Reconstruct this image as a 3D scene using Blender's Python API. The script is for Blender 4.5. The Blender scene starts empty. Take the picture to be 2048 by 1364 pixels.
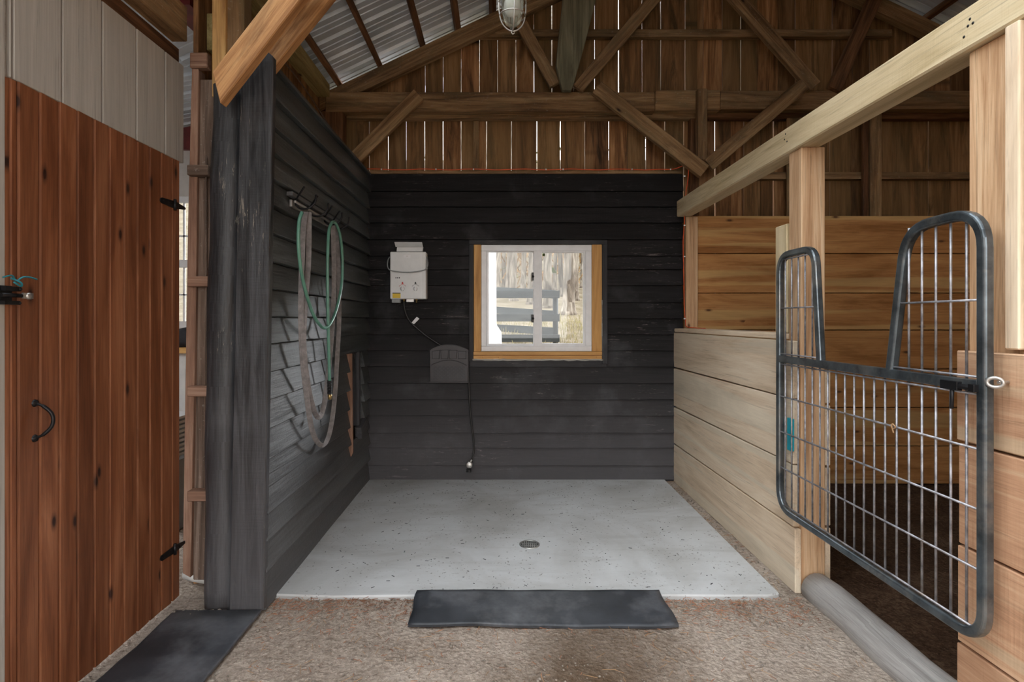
import bpy, bmesh, math, random
from mathutils import Vector, Matrix, noise as mnoise
random.seed(7)
sc = bpy.context.scene
COL = sc.collection
F, CX, CY, H = 1080.0, 998.0, 640.0, 1.25       # focal (px of 2048), vanishing point, eye height

# ------------------------------------------------------------------ camera
cd = bpy.data.cameras.new('camera'); cam = bpy.data.objects.new('camera', cd); COL.objects.link(cam)
cam.location = (0, 0, H); cam.rotation_euler = (math.pi/2, 0, 0)
cd.sensor_width = 36; cd.lens = F/2048*36
cd.shift_x = (1024-CX)/2048; cd.shift_y = -(682-CY)/2048
cd.clip_start = .05; cd.clip_end = 300
sc.camera = cam
# ------------------------------------------------------------------ sky, sun, exposure
w = bpy.data.worlds.new('world'); sc.world = w; w.use_nodes = True
nt = w.node_tree; bg = nt.nodes['Background']
tc = nt.nodes.new('ShaderNodeTexCoord'); sx = nt.nodes.new('ShaderNodeSeparateXYZ')
rp = nt.nodes.new('ShaderNodeValToRGB')
nt.links.new(tc.outputs['Generated'], sx.inputs[0]); nt.links.new(sx.outputs['Z'], rp.inputs[0])
rp.color_ramp.elements[0].color = (1.0, .98, .95, 1); rp.color_ramp.elements[1].color = (.90, .95, 1.0, 1)
nt.links.new(rp.outputs[0], bg.inputs[0]); bg.inputs[1].default_value = 2.5
sd = bpy.data.lights.new('sun', 'SUN'); sun = bpy.data.objects.new('sun', sd); COL.objects.link(sun)
sd.energy = 5.5; sd.angle = .45; sd.color = (.97, .97, 1.0)                            # hazy sun, low beyond the window to the right
sun.rotation_euler = Vector((-1.0, -.90, -.33)).to_track_quat('-Z', 'Y').to_euler()
sun.location = (8, 10, 6)
sc.view_settings.view_transform = 'Standard'; sc.view_settings.look = 'None'
sc.view_settings.exposure = 1.36; sc.view_settings.gamma = 1
sc.view_settings.use_curve_mapping = False

# ------------------------------------------------------------------ pixel -> place helpers
def P(x, y, Y): return Vector(((x-CX)*Y/F, Y, H+(CY-y)*Y/F))          # point at depth Y
def PX(x, y, X):                                                        # point on the plane X = const
    Y = F*X/(x-CX); return Vector((X, Y, H+(CY-y)*Y/F))
def FL(x, y, z=0.0):                                                    # point on the ground
    Y = F*(H-z)/(y-CY); return Vector(((x-CX)*Y/F, Y, z))
def zof(y, Y): return H+(CY-y)*Y/F
def xof(x, Y): return (x-CX)*Y/F

# ------------------------------------------------------------------ materials
def newmat(name):
    m = bpy.data.materials.new(name); m.use_nodes = True
    t = m.node_tree; b = t.nodes['Principled BSDF']; return m, t, b
def N(t, kind, **kw):
    n = t.nodes.new('ShaderNode'+kind)
    for k, v in kw.items(): setattr(n, k, v)
    return n
def ramp(t, src, stops):
    r = N(t, 'ValToRGB'); e = r.color_ramp.elements
    while len(e) > 1: e.remove(e[-1])
    e[0].position = stops[0][0]; e[0].color = (*stops[0][1], 1) if len(stops[0][1]) == 3 else stops[0][1]
    for p, c in stops[1:]:
        q = e.new(p); q.color = (*c, 1) if len(c) == 3 else c
    t.links.new(src, r.inputs[0]); return r.outputs[0]
def gray(v): return (v, v, v)
def noise(t, vec, scale=5, detail=5, rough=.6, dist=0.0, mapscale=None):
    if mapscale:
        mp = N(t, 'Mapping'); mp.inputs['Scale'].default_value = mapscale
        t.links.new(vec, mp.inputs[0]); vec = mp.outputs[0]
    n = N(t, 'TexNoise'); n.inputs['Scale'].default_value = scale; n.inputs['Detail'].default_value = detail
    n.inputs['Roughness'].default_value = rough; n.inputs['Distortion'].default_value = dist
    t.links.new(vec, n.inputs['Vector']); return n.outputs['Fac']
def mix(t, fac, a, b, blend='MIX'):
    m = N(t, 'MixRGB', blend_type=blend)
    for i, v in ((0, fac), (1, a), (2, b)):
        if isinstance(v, (int, float)): m.inputs[i].default_value = v
        elif isinstance(v, tuple): m.inputs[i].default_value = (*v, 1) if len(v) == 3 else v
        else: t.links.new(v, m.inputs[i])
    return m.outputs[0]
def math_(t, op, a, b=0.0):
    m = N(t, 'Math', operation=op)
    for i, v in ((0, a), (1, b)):
        if isinstance(v, (int, float)): m.inputs[i].default_value = v
        else: t.links.new(v, m.inputs[i])
    return m.outputs[0]
def bump(t, b, src, strength=.3, dist=.01):
    n = N(t, 'Bump'); n.inputs['Strength'].default_value = strength; n.inputs['Distance'].default_value = dist
    t.links.new(src, n.inputs['Height']); t.links.new(n.outputs[0], b.inputs['Normal'])

def wood(name, dark, mid, light, rough=.75, knots=0.0, knotcol=(.03, .015, .01), stain=0.0, staincol=(.02, .015, .01),
         bmp=.35, tone=.5, grain=14, sap=None, sawn=.3, speck=0.0, spec=.3, patch=None, hue=None, fibre=.45):
    m, t, b = newmat(name)
    at = N(t, 'Attribute', attribute_name='gv').outputs['Vector']
    tn = N(t, 'Attribute', attribute_name='tone').outputs['Fac']
    g1 = noise(t, at, 1, 6, .6, 1.2, (1.0, grain, grain))
    g2 = noise(t, at, 1, 4, .7, .2, (5, 160, 160))
    fac = math_(t, 'ADD', math_(t, 'MULTIPLY', g1, .72), math_(t, 'MULTIPLY', g2, .28))
    c = ramp(t, fac, [(.37, dark), (.5, mid), (.63, light)])
    fib = noise(t, at, 1, 5, .75, .6, (2.2, 95, 95)); c = mix(t, ramp(t, fib, [(.55, gray(0)), (.68, gray(fibre))]), c, tuple(x*.35 for x in dark))
    if sap:                                          # pale sapwood bands
        s = noise(t, at, 1, 3, .4, .5, (.3, 9, 9)); c2 = ramp(t, fac, [(.35, tuple(x*.72 for x in sap)), (.65, sap)]); c = mix(t, ramp(t, s, [(.54, gray(0)), (.59, gray(.8))]), c, c2)
    if patch:                                        # old discoloured areas
        s = noise(t, at, 1, 4, .6, .4, (2.2, 9, 9)); c = mix(t, ramp(t, s, [(.5, gray(0)), (.66, gray(.8))]), c, patch)
    if stain > 0:
        s = noise(t, at, 1, 5, .65, 1.0, (1.4, 11, 11))
        c = mix(t, ramp(t, s, [(.52, gray(0)), (.68, gray(stain))]), c, staincol)
    if knots > 0:
        mp = N(t, 'Mapping'); mp.inputs['Scale'].default_value = (3.6, 9.0, 1.0); t.links.new(at, mp.inputs[0])
        v = N(t, 'TexVoronoi', voronoi_dimensions='2D'); v.inputs['Scale'].default_value = 1.0
        t.links.new(mp.outputs[0], v.inputs['Vector'])
        hs = N(t, 'SeparateColor'); t.links.new(v.outputs['Color'], hs.inputs[0])
        sel = ramp(t, hs.outputs[0], [(1-knots-.01, gray(0)), (1-knots, gray(1))])
        kn = ramp(t, v.outputs['Distance'], [(.045, gray(1)), (.075, gray(.5)), (.14, gray(0))])
        c = mix(t, math_(t, 'MULTIPLY', kn, sel), c, knotcol)
    mul = math_(t, 'ADD', math_(t, 'MULTIPLY', tn, tone), 1-tone/2)
    mx = N(t, 'MixRGB', blend_type='MULTIPLY'); mx.inputs[0].default_value = 1
    t.links.new(c, mx.inputs[1]); t.links.new(mul, mx.inputs[2]); c = mx.outputs[0]
    if hue:                                          # per-board tint
        h = math_(t, 'FRACT', math_(t, 'MULTIPLY', tn, 7.31)); c = mix(t, math_(t, 'MULTIPLY', h, .6), c, hue)
    if speck > 0:
        s = noise(t, at, 60, 3, .7); c = mix(t, ramp(t, s, [(.62, gray(0)), (.68, gray(speck))]), c, (.45, .42, .38))
    t.links.new(c, b.inputs['Base Color']); b.inputs['Roughness'].default_value = rough
    b.inputs['Specular IOR Level'].default_value = spec
    sw = noise(t, at, 1, 3, .5, .3, (110, 4, 4))
    hgt = math_(t, 'ADD', fac, math_(t, 'MULTIPLY', sw, sawn)); bump(t, b, hgt, bmp, .004)
    return m

def plain(name, col, rough=.5, metal=0.0, var=.25, scale=12, bmp=0.0, spec=.5, dirt=None, dirt_at=.6):
    m, t, b = newmat(name)
    o = N(t, 'TexCoord').outputs['Object']
    n = noise(t, o, scale, 5, .6)
    lo = tuple(c*(1-var) for c in col); hi = tuple(min(1, c*(1+var)) for c in col)
    c = ramp(t, n, [(.35, lo), (.65, hi)])
    if dirt:
        s = noise(t, o, scale*.35, 6, .7); c = mix(t, ramp(t, s, [(dirt_at-.08, gray(0)), (dirt_at+.08, gray(.8))]), c, dirt)
    t.links.new(c, b.inputs['Base Color']); b.inputs['Roughness'].default_value = rough
    b.inputs['Metallic'].default_value = metal; b.inputs['Specular IOR Level'].default_value = spec
    if bmp: bump(t, b, n, bmp, .004)
    return m

def blackpaint(name, base=(.020, .021, .024), hi=(.045, .047, .052), rough=.42, scuff=.5, pale_foot=False, scuffcol=(.20, .17, .17), spec=.4):
    m, t, b = newmat(name)
    at = N(t, 'Attribute', attribute_name='gv').outputs['Vector']
    tn = N(t, 'Attribute', attribute_name='tone').outputs['Fac']
    o = N(t, 'TexCoord').outputs['Object']
    g1 = noise(t, at, 1, 6, .65, .6, (1.6, 26, 26))
    c = ramp(t, g1, [(.38, base), (.62, hi)])
    fb = noise(t, at, 1, 5, .8, .4, (2.5, 110, 110)); c = mix(t, ramp(t, fb, [(.5, gray(0)), (.66, gray(.7))]), c, tuple(x*.4 for x in base))
    mul = math_(t, 'ADD', math_(t, 'MULTIPLY', tn, .6), .7)
    mx = N(t, 'MixRGB', blend_type='MULTIPLY'); mx.inputs[0].default_value = 1
    t.links.new(c, mx.inputs[1]); t.links.new(mul, mx.inputs[2]); c = mx.outputs[0]
    d = noise(t, o, 3.0, 5, .6)
    c = mix(t, ramp(t, d, [(.55, gray(0)), (.75, gray(.35))]), c, (.11, .115, .125))      # dust
    s = noise(t, at, 1, 7, .8, .5, (7, 60, 60)); s2 = noise(t, o, 2.3, 3, .5)
    sf = math_(t, 'MULTIPLY', ramp(t, s, [(.59, gray(0)), (.63, gray(1))]), ramp(t, s2, [(.50, gray(0)), (.62, gray(scuff))]))
    c = mix(t, sf, c, scuffcol)
    if pale_foot:                                       # paler grey towards the ground, broken up by noise
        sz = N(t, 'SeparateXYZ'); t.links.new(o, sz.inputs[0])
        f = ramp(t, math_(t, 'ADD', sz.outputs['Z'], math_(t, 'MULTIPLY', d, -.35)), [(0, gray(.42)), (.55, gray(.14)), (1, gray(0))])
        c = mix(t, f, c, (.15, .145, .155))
    t.links.new(c, b.inputs['Base Color'])
    b.inputs['Specular IOR Level'].default_value = spec
    r = ramp(t, g1, [(.3, gray(rough-.08)), (.7, gray(rough+.16))]); t.links.new(r, b.inputs['Roughness'])
    sw = noise(t, at, 1, 3, .5, .4, (90, 5, 5)); g2 = noise(t, at, 1, 4, .7, .2, (5, 130, 130))
    hh = math_(t, 'ADD', math_(t, 'ADD', g1, math_(t, 'MULTIPLY', sw, .35)), math_(t, 'MULTIPLY', g2, .4))
    bump(t, b, hh, .5, .005)
    return m

M = {}
M['gable'] = wood('gable_wood', (.10, .042, .016), (.28, .135, .055), (.46, .26, .125), stain=.85, staincol=(.025, .014, .008), knots=.10, tone=.8, grain=11, bmp=.5, hue=(.20, .135, .055))
M['beam'] = wood('old_beam_wood', (.13, .072, .032), (.29, .175, .085), (.44, .30, .16), stain=.5, tone=.4, knots=.06, patch=(.17, .12, .06), speck=.25)
M['beam_dark'] = wood('dark_beam_wood', (.06, .026, .013), (.16, .075, .035), (.27, .14, .07), stain=.6, tone=.5)
M['beam_gold'] = wood('golden_beam_wood', (.30, .16, .06), (.52, .31, .12), (.68, .45, .20), knots=.1, tone=.3, stain=.35, staincol=(.13, .06, .025))
M['brace'] = wood('brace_wood', (.30, .14, .055), (.52, .28, .12), (.66, .41, .2), stain=.6, staincol=(.12, .05, .02), tone=.3, knots=.06)
M['green_beam'] = wood('greenish_wood', (.20, .15, .055), (.36, .29, .12), (.48, .40, .19), tone=.3, stain=.4, knots=.15)
M['green_log'] = wood('grey_green_wood', (.10, .095, .06), (.19, .18, .12), (.28, .27, .19), tone=.2, stain=.3)
M['pale'] = wood('pale_lumber', (.50, .39, .22), (.66, .54, .34), (.76, .65, .44), tone=.15, knots=.05, knotcol=(.2, .11, .06), sawn=.8, grain=9)
M['post'] = wood('fir_post_wood', (.42, .235, .12), (.62, .40, .235), (.74, .54, .35), tone=.2, knots=.12, knotcol=(.15, .06, .03), grain=18)
M['stall'] = wood('pale_stall_board_wood', (.55, .42, .29), (.70, .56, .41), (.78, .66, .51), tone=.35, knots=.07, knotcol=(.16, .09, .05), grain=7, sap=(.78, .68, .53))
M['stall_red'] = wood('reddish_stall_board_wood', (.36, .19, .11), (.52, .30, .18), (.64, .42, .27), tone=.25, knots=.04, grain=5, sap=(.68, .50, .33), sawn=.8)
M['gold'] = wood('golden_stall_board_wood', (.30, .13, .04), (.48, .235, .085), (.60, .33, .13), tone=.35, knots=.06, knotcol=(.11, .05, .022), grain=6, sap=(.68, .44, .19))
M['door'] = wood('stained_pine', (.135, .043, .016), (.225, .080, .033), (.33, .135, .065), tone=.35, knots=.34, knotcol=(.03, .010, .006), grain=12, rough=.45, bmp=.12, spec=.45, sawn=.1)
M['weathered'] = wood('weathered_jamb_wood', (.075, .05, .037), (.15, .102, .076), (.26, .19, .15), tone=.2, stain=.5, speck=.3)
M['jambedge'] = wood('red_brown_edge_wood', (.17, .09, .06), (.28, .16, .11), (.40, .26, .19), tone=.2, stain=.3)
M['casing'] = wood('casing_pine', (.45, .22, .06), (.60, .32, .10), (.70, .42, .16), tone=.15, knots=.04, rough=.5, bmp=.1)
M['log'] = wood('grey_log_wood', (.26, .25, .24), (.40, .39, .38), (.52, .51, .49), tone=.1, stain=.25, staincol=(.14, .12, .11), grain=9)
M['fencewood'] = wood('painted_fence_wood', (.018, .022, .024), (.026, .031, .034), (.05, .055, .055), tone=.2, spec=.05)
M['black'] = blackpaint('black_stain_back', (.005, .0045, .005), (.019, .0175, .019), rough=.6, spec=.22, scuff=.9, pale_foot=True)
M['black_left'] = blackpaint('black_stain_left', (.036, .042, .043), (.105, .118, .122), rough=.38, scuff=.6, pale_foot=True, scuffcol=(.26, .28, .29))
M['black_trim'] = blackpaint('black_stain_trim', (.012, .012, .014), (.034, .034, .038), rough=.5, spec=.3)
M['black_post'] = blackpaint('black_stain_post', (.012, .013, .015), (.060, .063, .070), rough=.40, scuff=.7, pale_foot=True, scuffcol=(.30, .27, .22))
M['white_panel'] = wood('painted_panel', (.38, .365, .335), (.43, .415, .38), (.48, .465, .43), rough=.6, tone=.05, grain=45, bmp=.35)
M['vinyl'] = plain('white_vinyl', (.80, .81, .83), .35, var=.05)
M['white'] = plain('white_enamel', (.74, .755, .76), .35, var=.04)
M['grey_plastic'] = plain('grey_plastic', (.30, .32, .33), .45, var=.1)
M['black_plastic'] = plain('black_plastic', (.014, .014, .015), .45, var=.2)
M['cover'] = plain('dull_black_plastic', (.042, .038, .042), .5, var=.15)
M['iron'] = plain('black_iron', (.018, .018, .02), .4, .6, var=.3, bmp=.1)
M['gate'] = plain('worn_dark_steel', (.105, .125, .14), .30, .7, var=.5, scale=9, bmp=.08, dirt=(.28, .27, .25), dirt_at=.60)
M['wire'] = plain('galvanised_wire', (.34, .34, .37), .45, .6, var=.4, scale=30, dirt=(.25, .20, .16))
M['zinc'] = plain('zinc', (.55, .54, .52), .4, .85, var=.2, bmp=.1)
M['steel'] = plain('drain_steel', (.42, .42, .40), .4, .9, var=.2)
M['brass'] = plain('brass', (.50, .34, .14), .35, .9)
M['rubber'] = plain('rubber_mat', (.032, .036, .044), .48, var=.4, scale=4, bmp=.2, dirt=(.15, .155, .17), dirt_at=.56)
M['rubber_hose'] = plain('black_rubber', (.014, .014, .014), .4)
M['green_hose'] = plain('green_hose', (.11, .27, .205), .3, var=.15)
M['strap'] = plain('grey_strap', (.20, .185, .185), .7, var=.25, scale=40, bmp=.3)
M['orange'] = plain('orange_cord', (.80, .10, .02), .4, var=.1)
M['red_beam'] = plain('red_paint', (.14, .015, .015), .6, var=.3)
M['whitewall'] = plain('white_wallboard', (.62, .60, .58), .7, var=.05)
M['blue'] = plain('cyan_plastic', (.02, .38, .50), .35, var=.1)
M['twine'] = plain('teal_twine', (.02, .19, .24), .7)
M['yellow'] = plain('yellow_sticker', (.72, .50, .02), .4, var=.05)
M['mark'] = plain('dark_mark', (.03, .03, .035), .5)
M['redmark'] = plain('red_mark', (.6, .03, .03), .5)
M['leather'] = plain('dark_cloth', (.02, .02, .025), .8)
M['bark'] = wood('tree_bark', (.035, .028, .022), (.125, .105, .085), (.26, .23, .19), rough=.9, spec=.05, tone=.5, grain=5, bmp=.9, fibre=.3)
M['leaf_brown'] = plain('brown_brush', (.17, .10, .04), .9, var=.5)
M['leaf'] = plain('leaf_green', (.07, .10, .025), .8, var=.4)
M['grassblade'] = plain('dry_grass', (.20, .17, .08), .9, var=.4)
M['pvc'] = plain('white_pvc', (.55, .54, .52), .4, var=.15)
M['straw'] = plain('straw', (.40, .24, .12), .85, var=.4, scale=3)
M['stone'] = plain('pebble', (.25, .215, .18), .85, var=.4, scale=3)
M['chip'] = plain('pine_needle', (.34, .15, .08), .85, var=.4, scale=3)

def roofmat():
    m, t, b = newmat('galvanised_roof'); o = N(t, 'TexCoord').outputs['Object']
    n = noise(t, o, 3, 5, .6); c = ramp(t, n, [(.3, (.52, .60, .67)), (.7, (.74, .83, .92))])
    t.links.new(c, b.inputs['Base Color']); b.inputs['Metallic'].default_value = .25; b.inputs['Roughness'].default_value = .35
    return m
M['roof'] = roofmat()
def glassmat():
    m, t, b = newmat('window_glass'); out = t.nodes['Material Output']
    tr = N(t, 'BsdfTransparent'); tr.inputs[0].default_value = (.96, .97, .97, 1)
    gl = N(t, 'BsdfGlossy'); gl.inputs['Roughness'].default_value = .02
    fr = N(t, 'Fresnel'); fr.inputs[0].default_value = 1.35
    ms = N(t, 'MixShader'); t.links.new(fr.outputs[0], ms.inputs[0]); t.links.new(tr.outputs[0], ms.inputs[1]); t.links.new(gl.outputs[0], ms.inputs[2])
    t.links.new(ms.outputs[0], out.inputs['Surface']); return m
M['glass'] = glassmat()
def jarmat():
    m, t, b = newmat('jar_glass'); b.inputs['Base Color'].default_value = (.86, .90, .80, 1)
    b.inputs['Roughness'].default_value = .12; b.inputs['Transmission Weight'].default_value = .9; b.inputs['IOR'].default_value = 1.3
    return m
M['jar'] = jarmat()
def concrete():
    m, t, b = newmat('concrete'); o = N(t, 'TexCoord').outputs['Object']
    a = noise(t, o, 1.6, 6, .6, .8); c = ramp(t, a, [(.32, (.42, .42, .41)), (.5, (.53, .54, .545)), (.7, (.62, .64, .655))])
    s = noise(t, o, 1, 6, .6, .6, (2, 9, 1)); c = mix(t, ramp(t, s, [(.5, gray(0)), (.75, gray(.35))]), c, (.30, .295, .28))
    k = noise(t, o, 55, 3, .6); k2 = noise(t, o, 5, 3, .5)
    kf = math_(t, 'MULTIPLY', ramp(t, k, [(.62, gray(0)), (.66, gray(1))]), ramp(t, k2, [(.42, gray(0)), (.58, gray(.8))]))
    c = mix(t, kf, c, (.13, .12, .11))
    t.links.new(c, b.inputs['Base Color']); b.inputs['Roughness'].default_value = .7
    bump(t, b, math_(t, 'ADD', s, math_(t, 'MULTIPLY', k, .4)), .25, .004); return m
M['concrete'] = concrete()
def dirt(name, c0, c1, c2, brown_patch=None):
    m, t, b = newmat(name); o = N(t, 'TexCoord').outputs['Object']
    a = noise(t, o, 2.2, 6, .65, .5); f = noise(t, o, 45, 5, .75); k = noise(t, o, 140, 3, .6)
    s = math_(t, 'ADD', math_(t, 'MULTIPLY', a, .45), math_(t, 'MULTIPLY', f, .55))
    c = ramp(t, s, [(.36, c0), (.5, c1), (.64, c2)])
    v = N(t, 'TexVoronoi'); v.inputs['Scale'].default_value = 60; t.links.new(o, v.inputs['Vector'])
    c = mix(t, ramp(t, v.outputs['Distance'], [(.10, gray(.35)), (.28, gray(0))]), c, tuple(min(1, x*1.5) for x in c2))
    if brown_patch:                                         # dark brown patch in the middle of the aisle
        vs = N(t, 'VectorMath', operation='DISTANCE'); vs.inputs[1].default_value = brown_patch
        mp = N(t, 'Mapping'); mp.inputs['Scale'].default_value = (1, .55, 1); t.links.new(o, mp.inputs[0]); t.links.new(mp.outputs[0], vs.inputs[0])
        q = math_(t, 'ADD', vs.outputs['Value'], math_(t, 'MULTIPLY', a, .35))
        c = mix(t, ramp(t, q, [(.22, gray(.85)), (.62, gray(0))]), c, (.10, .055, .022))
    t.links.new(c, b.inputs['Base Color']); b.inputs['Roughness'].default_value = .95; b.inputs['Specular IOR Level'].default_value = .1
    bump(t, b, math_(t, 'ADD', f, math_(t, 'MULTIPLY', v.outputs['Distance'], -.5)), 1.0, .02); return m
M['dirt'] = dirt('packed_dirt', (.27, .21, .165), (.48, .40, .335), (.68, .59, .51), brown_patch=(.37, 1.0, 0))
M['stall_shaded'] = dirt('shaded_stall_floor', (.03, .016, .009), (.075, .042, .025), (.15, .10, .065))  # stall dirt coloured dark to carry the shade inside the stall
M['yard'] = dirt('dry_yard_grass', (.07, .055, .022), (.145, .118, .080), (.25, .215, .165))

# ------------------------------------------------------------------ mesh builder
class MB:
    def __init__(s): s.v = []; s.f = []; s.g = []; s.t = []; s.sm = []
    def face(s, idx, gv, tone, smooth=False): s.f.append(idx); s.g.append(gv); s.t.append(tone); s.sm.append(smooth)
    def obox(s, c, u, v, w_, hu, hv, hw, tone=None, taper=None):
        c = Vector(c); u = Vector(u).normalized(); v = Vector(v).normalized(); w_ = Vector(w_).normalized()
        tone = random.random() if tone is None else tone
        off = Vector((random.uniform(0, 40), random.uniform(0, 40), random.uniform(0, 40)))
        b = len(s.v); loc = []
        for a in (-1, 1):
            for bb in (-1, 1):
                for d in (-1, 1):
                    k = (taper if (taper and a > 0) else 1)
                    s.v.append(c+u*a*hu+v*bb*hv*k+w_*d*hw*k); loc.append(Vector((a*hu, bb*hv, d*hw))+off)
        for q in ((0, 1, 3, 2), (4, 6, 7, 5), (0, 4, 5, 1), (2, 3, 7, 6), (0, 2, 6, 4), (1, 5, 7, 3)):
            s.face([b+i for i in q], [loc[i] for i in q], tone)
    def box(s, a, b, tone=None, rot=0, rotax=None):
        a = Vector(a); b = Vector(b); c = (a+b)/2; h = [abs(x)/2 for x in (b-a)]
        ax = [Vector((1, 0, 0)), Vector((0, 1, 0)), Vector((0, 0, 1))]
        o = sorted(range(3), key=lambda i: -h[i])
        A = [ax[i] for i in o]
        if rot:
            R = Matrix.Rotation(rot, 3, Vector(rotax)); A = [R @ x for x in A]
        s.obox(c, A[0], A[1], A[2], h[o[0]], h[o[1]], h[o[2]], tone); return s
    def beam(s, A, B, wd, dp, dn=(0, 1, 0), tone=None, cut=0):
        # from A to B, wd = size in the plane across, dp = size along dn
        A = Vector(A); B = Vector(B); u = (B-A).normalized(); d = Vector(dn); d = (d-u*d.dot(u)).normalized(); v = d.cross(u)
        s.obox((A+B)/2, u, v, d, (B-A).length/2, wd/2, dp/2, tone); return s
    def poly(s, pts, ext, tone=None, along=None):
        # extrude polygon pts (list of Vector) by vector ext
        tone = random.random() if tone is None else tone; ext = Vector(ext); pts = [Vector(p) for p in pts]
        off = Vector((random.uniform(0, 40), random.uniform(0, 40), random.uniform(0, 40)))
        if along is None: along = ext.normalized()
        u = Vector(along).normalized(); h = Vector((0, 0, 1)) if abs(u.z) < .8 else Vector((1, 0, 0))
        v = u.cross(h).normalized(); w_ = u.cross(v)
        def G(p): return Vector((p.dot(u), p.dot(v), p.dot(w_)))+off
        n = len(pts); b = len(s.v); s.v += pts; s.v += [p+ext for p in pts]
        s.face([b+i for i in range(n)][::-1], [G(p) for p in pts][::-1], tone)
        s.face([b+n+i for i in range(n)], [G(p+ext) for p in pts], tone)
        for i in range(n):
            j = (i+1) % n; q = [b+i, b+j, b+n+j, b+n+i]; s.face(q, [G(s.v[k]) for k in q], tone)
        return s
    def loft(s, rings, tone=None, along=(1, 0, 0)):
        tone = random.random() if tone is None else tone; u = Vector(along).normalized(); h = Vector((0, 0, 1)); v = u.cross(h).normalized(); w_ = u.cross(v)
        off = Vector((random.uniform(0, 40), random.uniform(0, 40), random.uniform(0, 40)))
        def G(p): return Vector((p.dot(u), p.dot(w_), p.dot(v)))+off
        b = len(s.v); n = len(rings[0])
        for r in rings: s.v += [Vector(p) for p in r]
        s.face([b+i for i in range(n)][::-1], [G(s.v[b+i]) for i in range(n)][::-1], tone)
        e = b+(len(rings)-1)*n; s.face([e+i for i in range(n)], [G(s.v[e+i]) for i in range(n)], tone)
        for k in range(len(rings)-1):
            for i in range(n):
                j = (i+1) % n; q = [b+k*n+i, b+k*n+j, b+(k+1)*n+j, b+(k+1)*n+i]; s.face(q, [G(s.v[x]) for x in q], tone)
        return s
    def tube(s, pts, r, seg=10, cap=True, closed=False, flat=None, rect=None):
        pts = [Vector(p) for p in pts]; n = len(pts); rs = r if isinstance(r, (list, tuple)) else [r]*n
        rings = []; up = None
        for i, p in enumerate(pts):
            if closed: d = pts[(i+1) % n]-pts[(i-1) % n]
            else: d = pts[min(i+1, n-1)]-pts[max(i-1, 0)]
            d.normalize()
            if up is None:
                up = Vector((0, 0, 1)) if abs(d.z) < .9 else Vector((1, 0, 0))
                if flat is not None: up = Vector(flat)
            if flat is not None: up = Vector(flat)
            up = (up-d*up.dot(d)).normalized(); sd_ = d.cross(up)
            ring = []
            if rect:
                hw, hh = rect[0]/2, rect[1]/2; c_ = min(hw, hh)*.35
                prof = [(hw, hh-c_), (hw-c_, hh), (-hw+c_, hh), (-hw, hh-c_), (-hw, -hh+c_), (-hw+c_, -hh), (hw-c_, -hh), (hw, -hh+c_)]
                for a, b_ in prof: ring.append(p+sd_*a+up*b_)
            else:
                for k in range(seg):
                    a = 2*math.pi*k/seg; ring.append(p+(sd_*math.cos(a)+up*math.sin(a))*rs[i])
            rings.append(ring)
        sg = len(rings[0]); b = len(s.v); off = random.uniform(0, 40); tone = random.random()
        for rg in rings: s.v += rg
        m = n if closed else n-1; L = 0
        for i in range(m):
            j = (i+1) % n; dl = (pts[j]-pts[i]).length
            for k in range(sg):
                l = (k+1) % sg; rr = rs[i]
                ga = [Vector((L, k/sg*6.28*rr+off, 0)), Vector((L, (k+1)/sg*6.28*rr+off, 0)), Vector((L+dl, (k+1)/sg*6.28*rr+off, 0)), Vector((L+dl, k/sg*6.28*rr+off, 0))]
                s.face([b+i*sg+k, b+i*sg+l, b+j*sg+l, b+j*sg+k], ga, tone, not rect)
            L += dl
        if cap and not closed:
            s.face([b+k for k in range(sg)][::-1], [Vector((off, k*.01, 0)) for k in range(sg)], tone)
            s.face([b+(n-1)*sg+k for k in range(sg)], [Vector((off, k*.01, 0)) for k in range(sg)], tone)
        return s
    def lathe(s, prof, c=(0, 0, 0), ax=(0, 0, 1), seg=24, smooth=True):
        c = Vector(c); ax = Vector(ax).normalized(); h = Vector((1, 0, 0)) if abs(ax.x) < .8 else Vector((0, 1, 0))
        e1 = ax.cross(h).normalized(); e2 = ax.cross(e1); b = len(s.v)
        for r, z in prof:
            for k in range(seg):
                a = 2*math.pi*k/seg; s.v.append(c+ax*z+(e1*math.cos(a)+e2*math.sin(a))*max(r, 1e-5))
        for i in range(len(prof)-1):
            for k in range(seg):
                l = (k+1) % seg; q = [b+i*seg+k, b+i*seg+l, b+(i+1)*seg+l, b+(i+1)*seg+k]
                s.face(q, [s.v[x].copy() for x in q], .5, smooth)
        return s
    def build(s, name, mat, parent=None, loc=None, bevel=0, fix=True):
        me = bpy.data.meshes.new(name); vv = s.v
        o = bpy.data.objects.new(name, me)
        base = Vector((0, 0, 0))
        if parent is not None: base = parent.location.copy() if parent.parent is None else parent.location+parent.parent.location
        elif loc is not None: base = Vector(loc)
        me.from_pydata([v-base for v in vv], [], s.f); me.materials.append(mat)
        fl = []; tl = []
        for g, t_, f in zip(s.g, s.t, s.f):
            for q in g: fl += [q.x, q.y, q.z]
            tl += [t_]*len(f)
        me.attributes.new('gv', 'FLOAT_VECTOR', 'CORNER').data.foreach_set('vector', fl)
        me.attributes.new('tone', 'FLOAT', 'CORNER').data.foreach_set('value', tl)
        me.polygons.foreach_set('use_smooth', s.sm); me.update()
        if fix:
            bm = bmesh.new(); bm.from_mesh(me); bmesh.ops.recalc_face_normals(bm, faces=bm.faces); bm.to_mesh(me); bm.free()
        COL.objects.link(o)
        if parent is not None:
            o.parent = parent
        else: o.location = base
        if bevel:
            bv = o.modifiers.new('bevel', 'BEVEL'); bv.width = bevel; bv.segments = 1; bv.limit_method = 'ANGLE'
        return o
def tag(o, label=None, cat=None, group=None, kind=None):
    if label: o['label'] = label
    if cat: o['category'] = cat
    if group: o['group'] = group
    if kind: o['kind'] = kind
    return o
def struct(o, label, cat): return tag(o, label, cat, kind='structure')
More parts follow.
